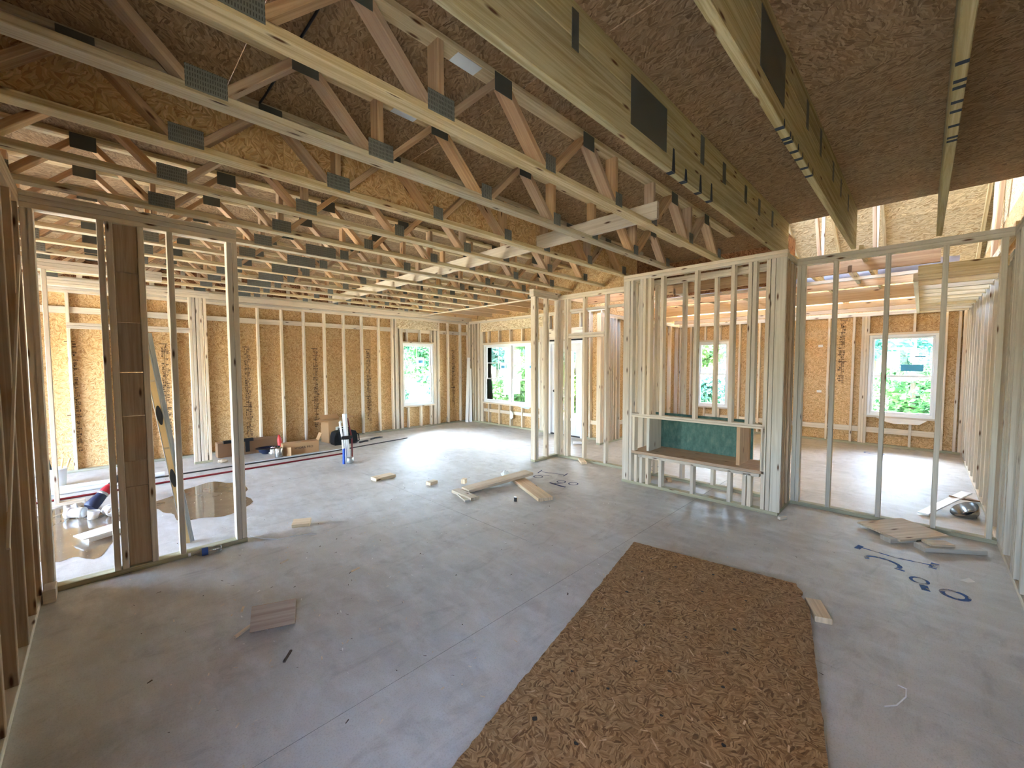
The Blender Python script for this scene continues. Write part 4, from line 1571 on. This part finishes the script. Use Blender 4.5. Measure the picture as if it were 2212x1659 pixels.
def text(name, body, size, M, mat, parent, align='CENTER'):
    cu = bpy.data.curves.new(name, 'FONT')
    cu.body = body
    cu.size = size
    cu.align_x = align
    cu.align_y = 'CENTER'
    cu.extrude = .0004
    cu.materials.append(MATS[mat])
    tmp = bpy.data.objects.new(name, cu)
    COL.objects.link(tmp)
    bpy.context.view_layer.update()
    me = bpy.data.meshes.new_from_object(tmp.evaluated_get(bpy.context.evaluated_depsgraph_get()))
    bpy.data.objects.remove(tmp)
    o = bpy.data.objects.new(name, me)
    return link(o, parent, M)


r, Rz = carton('long_carton', (2.50, 7.90, 0), .58, .17, .20, -.06, 'long low open carton with dark lettering lying by the far wall', 'carton',
               [((.29, -.085, 0), (.29, .085, 0), (.37, .09, .18), (.37, -.07, .18)) if False else ((.29, -.085, .20), (.29, .085, .20), (.35, .085, .33), (.35, -.085, .33)),
                ((-.29, -.085, .0), (-.29, -.085, .15), (-.20, -.22, .16), (-.20, -.22, .01)), ((-.29, -.085, .2), (.29, -.085, .2), (.29, .085, .203), (-.29, .085, .203))])
text('lettering', 'HYDRA PRO', .055, Rz @ Matrix.Translation((.04, -.0895, .11)) @ Matrix.Rotation(PI / 2, 4, 'X'), 'ink', r)
carton('dark_carton', (1.86, 8.56, 0), .98, .22, .24, .0, 'long dark brown carton pushed against the far wall', 'carton_dark', [((-.49, -.11, .24), (.49, -.11, .24), (.49, .11, .243), (-.49, .11, .243))])
r, Rz = carton('tall_carton', (3.39, 8.60, 0), .40, .30, .46, .12, 'tall open cardboard carton with white label beside the black bag', 'carton',
               [((-.2, -.15, .46), (-.2, .15, .46), (-.36, .15, .44), (-.36, -.15, .44)), ((.2, -.15, .46), (.2, .15, .46), (.36, .15, .52), (.36, -.15, .50)), ((-.2, .15, .46), (.2, .15, .46), (.2, .26, .53), (-.2, .26, .53))])
m = MB()
m.box(Rz @ Vector((.04, -.1535, .24)), (.19, .001, .15), 'paper', .12)
m.build('shipping_label', r)
m = MB()
for k in range(5):
    m.box(Rz @ Vector((.04, -.1545, .295 - k * .022)), (.15 - .03 * (k % 2), .0006, .006), 'ink', .12)
m.build('label_print', r)
m = MB()
m.lathe([(.0, 0), (.033, 0), (.033, .002), (0, .002)], Rz @ Matrix.Translation((.05, -.153, .40)) @ Matrix.Rotation(PI / 2, 4, 'X'), 'paper', 20)
m.build('round_sticker', r)
# black tool bag
bg = root('tool_bag', (3.42, 8.20, 0), 'black fabric tool bag in front of the tall carton', 'bag')
m = MB()
prof = [(-.22, .0), (.22, .0), (.235, .05), (.225, .18), (.20, .25), (.12, .275), (-.12, .27), (-.20, .25), (-.23, .16), (-.235, .05)]
m.prism(prof, -.11, .11, 'bag', Matrix.Translation((3.42, 8.20, 0)) @ Matrix.Rotation(.0, 4, 'Z') @ Matrix.Rotation(PI / 2, 4, 'X'))
m.build('body', bg)
m = MB()
m.box((3.42, 8.085, .15), (.30, .03, .16), 'bag')
m.build('pocket', bg)
m = MB()
m.tube([(3.30, 8.20, .26), (3.32, 8.20, .31), (3.42, 8.20, .33), (3.52, 8.20, .31), (3.54, 8.20, .26)], .012, 'black', 8)
m.build('handle', bg)
m = MB()
m.tube([(3.62, 8.2, .22), (3.70, 8.14, .16), (3.68, 8.08, .05), (3.60, 8.06, .02)], .012, 'black', 8)
m.build('strap', bg)
# papers and knife on the floor right of the bag
m = MB()
m.add([(3.7, 8.30, .006), (4.25, 8.42, .006), (4.05, 8.55, .012), (3.72, 8.48, .004)], [(0, 1, 2, 3)], 'paper')
tag(m.build('paper_sheet'), 'white paper sheets on the floor right of the black bag', 'paper')
m = MB()
m.tube([(3.66, 8.02, .015), (3.80, 8.05, .02), (3.86, 8.07, .012)], .018, 'black', 8)
tag(m.build('black_strap'), 'black strap end on the floor at the foot of the black bag', 'strap')
m = MB()
m.tube([(3.98, 8.18, .015), (4.10, 8.24, .02), (4.20, 8.24, .02), (4.28, 8.25, .012)], [.016, .018, .016, .008], 'black', 8)
tag(m.build('utility_knife'), 'dark utility knife on the floor near the sunlit patch', 'knife')
# items in front of the dark carton
hm = root('hard_hat', (2.05, 8.24, 0), 'dark hard hat upside down beside the long low carton', 'helmet')
m = MB()
m.lathe([(.0, .0), (.07, .008), (.12, .05), (.135, .11), (.14, .115), (.132, .115), (.115, .06), (.06, .02), (0, .014)], Matrix.Translation((2.05, 8.24, 0)), 'navy', 22, False)
m.build('shell', hm)
m = MB()
m.lathe([(.135, .112), (.175, .105), (.175, .11), (.135, .12)], Matrix.Translation((2.05, 8.24, 0)), 'black', 22, False)
m.build('brim', hm)
cw = root('caulk_gun', (1.75, 8.38, 0), 'black caulking gun resting on the dark carton end', 'caulking gun')
m = MB()
m.box((1.66, 8.40, .27), (.44, .07, .05), 'black')
m.build('barrel', cw)
m = MB()
m.box((1.79, 8.40, .16), (.06, .05, .2), 'black')
m.build('handle', cw)
m = MB()
crumple(m, (2.12, 8.15, 0), .085, 'paper', 6, 1.5)
tag(m.build('crumpled_paper'), 'crumpled white paper between hard hat and steel can', 'paper')
m = MB()
crumple(m, (1.55, 7.72, 0), .06, 'paper', 8, .5)
tag(m.build('crumpled_paper'), 'flat white paper scrap on the floor between the pipes and the dark carton', 'paper')
m = MB()
crumple(m, (1.35, 8.0, 0), .08, 'scrap', 18, .8)
tag(m.build('crumpled_paper'), 'tan crumpled paper left of the cartons by the closet studs', 'paper')
cn = root('steel_can', (2.12, 7.79, 0), 'shiny steel can at the end of the long low carton', 'can')
m = MB()
m.lathe([(.0, 0), (.062, 0), (.065, .01), (.065, .15), (.05, .175), (.02, .18), (0, .18)], Matrix.Translation((2.12, 7.79, 0)), 'steel', 22)
m.build('body', cn)
m = MB()
m.lathe([(.022, .175), (.022, .20), (0, .20)], Matrix.Translation((2.12, 7.79, 0)), 'black', 14)
m.build('cap', cn)
rb = root('red_bottle', (2.24, 8.08, 0), 'red plastic squeeze bottle standing behind the long low carton', 'bottle')
m = MB()
m.lathe([(.0, 0), (.036, 0), (.038, .02), (.037, .25), (.026, .30), (.016, .315)], Matrix.Translation((2.24, 8.08, 0)) @ Matrix.Rotation(-.1, 4, 'Y'), 'red_plastic', 18)
m.build('body', rb)
m = MB()
m.lathe([(.016, .315), (.018, .32), (.018, .345), (0, .345)], Matrix.Translation((2.24, 8.08, 0)) @ Matrix.Rotation(-.1, 4, 'Y'), 'red_plastic', 14)
m.build('cap', rb)
# standing bundle of stub-out pipes
pb = root('pipe_stub_cluster', (2.78, 6.53, 0), 'white drain riser with red and blue supply stubs rising from the slab', 'pipe')
for nm, pts, r_, mt in (('riser', [(2.79, 6.54, 0), (2.765, 6.55, .45), (2.755, 6.56, .80)], .036, 'pvc'), ('riser', [(2.72, 6.52, 0), (2.70, 6.53, .4), (2.67, 6.55, .68)], .016, 'pvc'),
                        ('supply_stub', [(2.86, 6.55, 0), (2.86, 6.55, .4), (2.80, 6.56, .73)], .012, 'red_pipe'), ('sleeve', [(2.71, 6.52, 0), (2.712, 6.52, .25)], .020, 'bluecap')):
    m = MB()
    m.tube(pts, r_, mt, 12)
    m.build(nm, pb)
m = MB()
m.tube([(2.68, 6.53, .42), (2.77, 6.50, .42), (2.84, 6.53, .42)], .03, 'black', 8)
m.build('tie_band', pb)
m = MB()
m.lathe([(.04, 0), (.055, .01), (.055, .09), (.04, .10)], Matrix.Translation((2.80, 6.50, 0)), 'alu', 16)
m.build('collar', pb)
# white trim boards in the far corner
for i, (a, b, lab) in enumerate((((7.03, 8.76, 0), (7.17, 8.83, 1.76), 'white trim board leaning in the far corner, tallest of the three'), ((7.13, 8.72, 0), (7.19, 8.80, 1.46), 'white trim board leaning in the far corner, right of the tallest'), ((7.07, 8.80, 0), (7.18, 8.85, 1.60), 'white trim board leaning in the far corner, behind the tallest'))):
    tag(board('trim_board', a, b, .085, .018, 'pvc', None, (1, -1, 0)), lab, 'trim board', 'white trim boards in the corner')
m = MB()
m.lathe([(.0, 0), (.03, 0), (.03, .12), (.012, .16), (.012, .19), (0, .19)], Matrix.Translation((6.42, 8.83, .038)), 'clear_plastic', 14)
tag(m.build('spray_bottle'), 'small clear bottle standing on the far wall plate', 'bottle')
# work light and strips beyond the right partition
wl = root('work_light', (6.25, -.38, 0), 'silver dome work light lying on the bedroom floor by the right wall', 'lamp')
M = Matrix.Translation((6.30, -.36, .08)) @ Matrix.Rotation(-1.0, 4, 'Z') @ Matrix.Rotation(2.5, 4, 'Y')
m = MB()
m.lathe([(.115, 0), (.11, .02), (.085, .075), (.045, .105), (.04, .108), (.08, .072), (.106, .018), (.112, 0)], M, 'steel', 22, False)
m.build('reflector', wl)
m = MB()
m.lathe([(.042, .10), (.04, .16), (.03, .24), (.0, .245)], M, 'black', 16)
m.build('socket', wl)
tag(board('white_strip', (6.05, -.06, .02), (6.75, -.40, .16), .09, .015, 'pvc', None, (1, 1, 0)), 'white strip propped over the silver work light', 'strip')
tag(board('grey_strip', (6.55, -.30, .13), (7.05, -.49, .02), .09, .015, 'carton_dark', None, (1, 1, 0)), 'brown folded strip end behind the silver work light', 'strip')

# ------------------------------------------------------------------ outside
g = MB()
g.box((3, 4, -.35), (90, 90, .3), 'soil')
tag(g.build('ground', None, (3, 4, -.5)), 'bare earth and grass around the house', 'ground', None, 'structure')
pr = root('porch_roof', (8.7, 7, 2.7), 'flat porch roof behind the far room', 'porch roof')
for i in range(5):
    bx('plank', 7.34 + i * .5, 7.838 + i * .5, 4.52, 9.4, 2.72, 2.74, 'osb_light', pr)
bx('beam', 9.72, 9.80, 4.52, 9.4, 2.45, 2.72, 'stud', pr)
for (x, y, lab) in ((9.76, 9.0, 'yellow timber porch post outside the double window'), (9.76, 7.3, 'yellow timber porch post outside the glazed door')):
    tag(bx('porch_post', x - .07, x + .07, y - .07, y + .07, -.2, 2.45, 'beam'), lab, 'post')
ps = MB()
ps.box((8.6, 6.95, -.10), (2.6, 4.9, .16), 'concrete')
tag(ps.build('porch_slab'), 'concrete porch slab outside the glazed door', 'slab')


def crown(seed, mat, n=3400):
    rr = random.Random(seed)
    vs, fs = [], []
    blobs = [(rr.uniform(-1, 1), rr.uniform(-1, 1), rr.uniform(-.9, 1.2), rr.uniform(.5, .95)) for _ in range(9)]
    for i in range(n):
        bx_, by_, bz_, br = rr.choice(blobs)
        d = Vector((rr.gauss(0, 1), rr.gauss(0, 1), rr.gauss(0, 1))).normalized() * br * rr.uniform(.6, 1.0)
        c = Vector((bx_, by_, bz_)) + d
        a = Vector((rr.gauss(0, 1), rr.gauss(0, 1), rr.gauss(0, .6))).normalized()
        b = a.orthogonal().normalized()
        s = rr.uniform(.08, .19)
        o = len(vs)
        vs += [c - a * s, c + b * s * .5, c + a * s, c - b * s * .5]
        fs.append((o, o + 1, o + 2, o + 3))
    me = bpy.data.meshes.new('crown')
    me.from_pydata(vs, [], fs)
    me.materials.append(MATS[mat])
    return me


CR = [crown(1, 'leaf_a'), crown(2, 'leaf_b'), crown(3, 'leaf_c'), crown(4, 'leaf_b'), crown(5, 'leaf_a')]
tm = MB()
tm.tube([(0, 0, 0), (.05, .02, 1.5), (-.03, .05, 3.2), (.02, 0, 5)], [.16, .12, .08, .04], 'bark', 9)
tk = tm.build('trunk_source', None, (0, 0, 0))
TRUNK = tk.data
bpy.data.objects.remove(tk)
WORD = ['bright green', 'bluish green', 'yellow green', 'dark green', 'mid green']
PLACE = [(62, 'left of the far window'), (53, 'between far window and double window'), (45, 'beyond the double window'), (36, 'beyond the glazed door'),
         (27, 'between glazed door and fireplace window'), (18.5, 'beyond the window seen through the fireplace'), (9.5, 'between the two bedroom windows'), (.5, 'beyond the right bedroom window')]
ROWS = [('leafy_bush', 'low leafy bush', 'bush', 15.0, .62, .55, 0.0), ('tree', 'leafy tree in the front row', 'tree', 20.5, .86, 1.9, 3.0), ('tree', 'tall leafy tree in the back row', 'tree', 27.0, 1.12, 2.9, -2.0), ('tree', 'huge leafy tree closing the view', 'tree', 36.0, 1.5, 4.0, 2.0)]
i = 0
for nm_, kind_, cat_, R_, s_, cz_, da in ROWS:
    for ang_, ph_ in PLACE:
        al = math.radians(ang_ + da)
        x, y = R_ * math.cos(al), R_ * math.sin(al)
        r = root(nm_, (x, y, -.2), '%s %s %s' % (WORD[i % 5], kind_, ph_), cat_, 'greenery behind the house')
        o = bpy.data.objects.new('trunk', TRUNK)
        link(o, r, Matrix.Translation((x, y, -.2)) @ Matrix.Scale(s_ * .8, 4))
        o = bpy.data.objects.new('crown', CR[(i * 2 + 1) % 5])
        link(o, r, Matrix.Translation((x, y, cz_)) @ Matrix.Rotation(i * 1.3, 4, 'Z') @ Matrix.Scale(s_, 4))
        i += 1
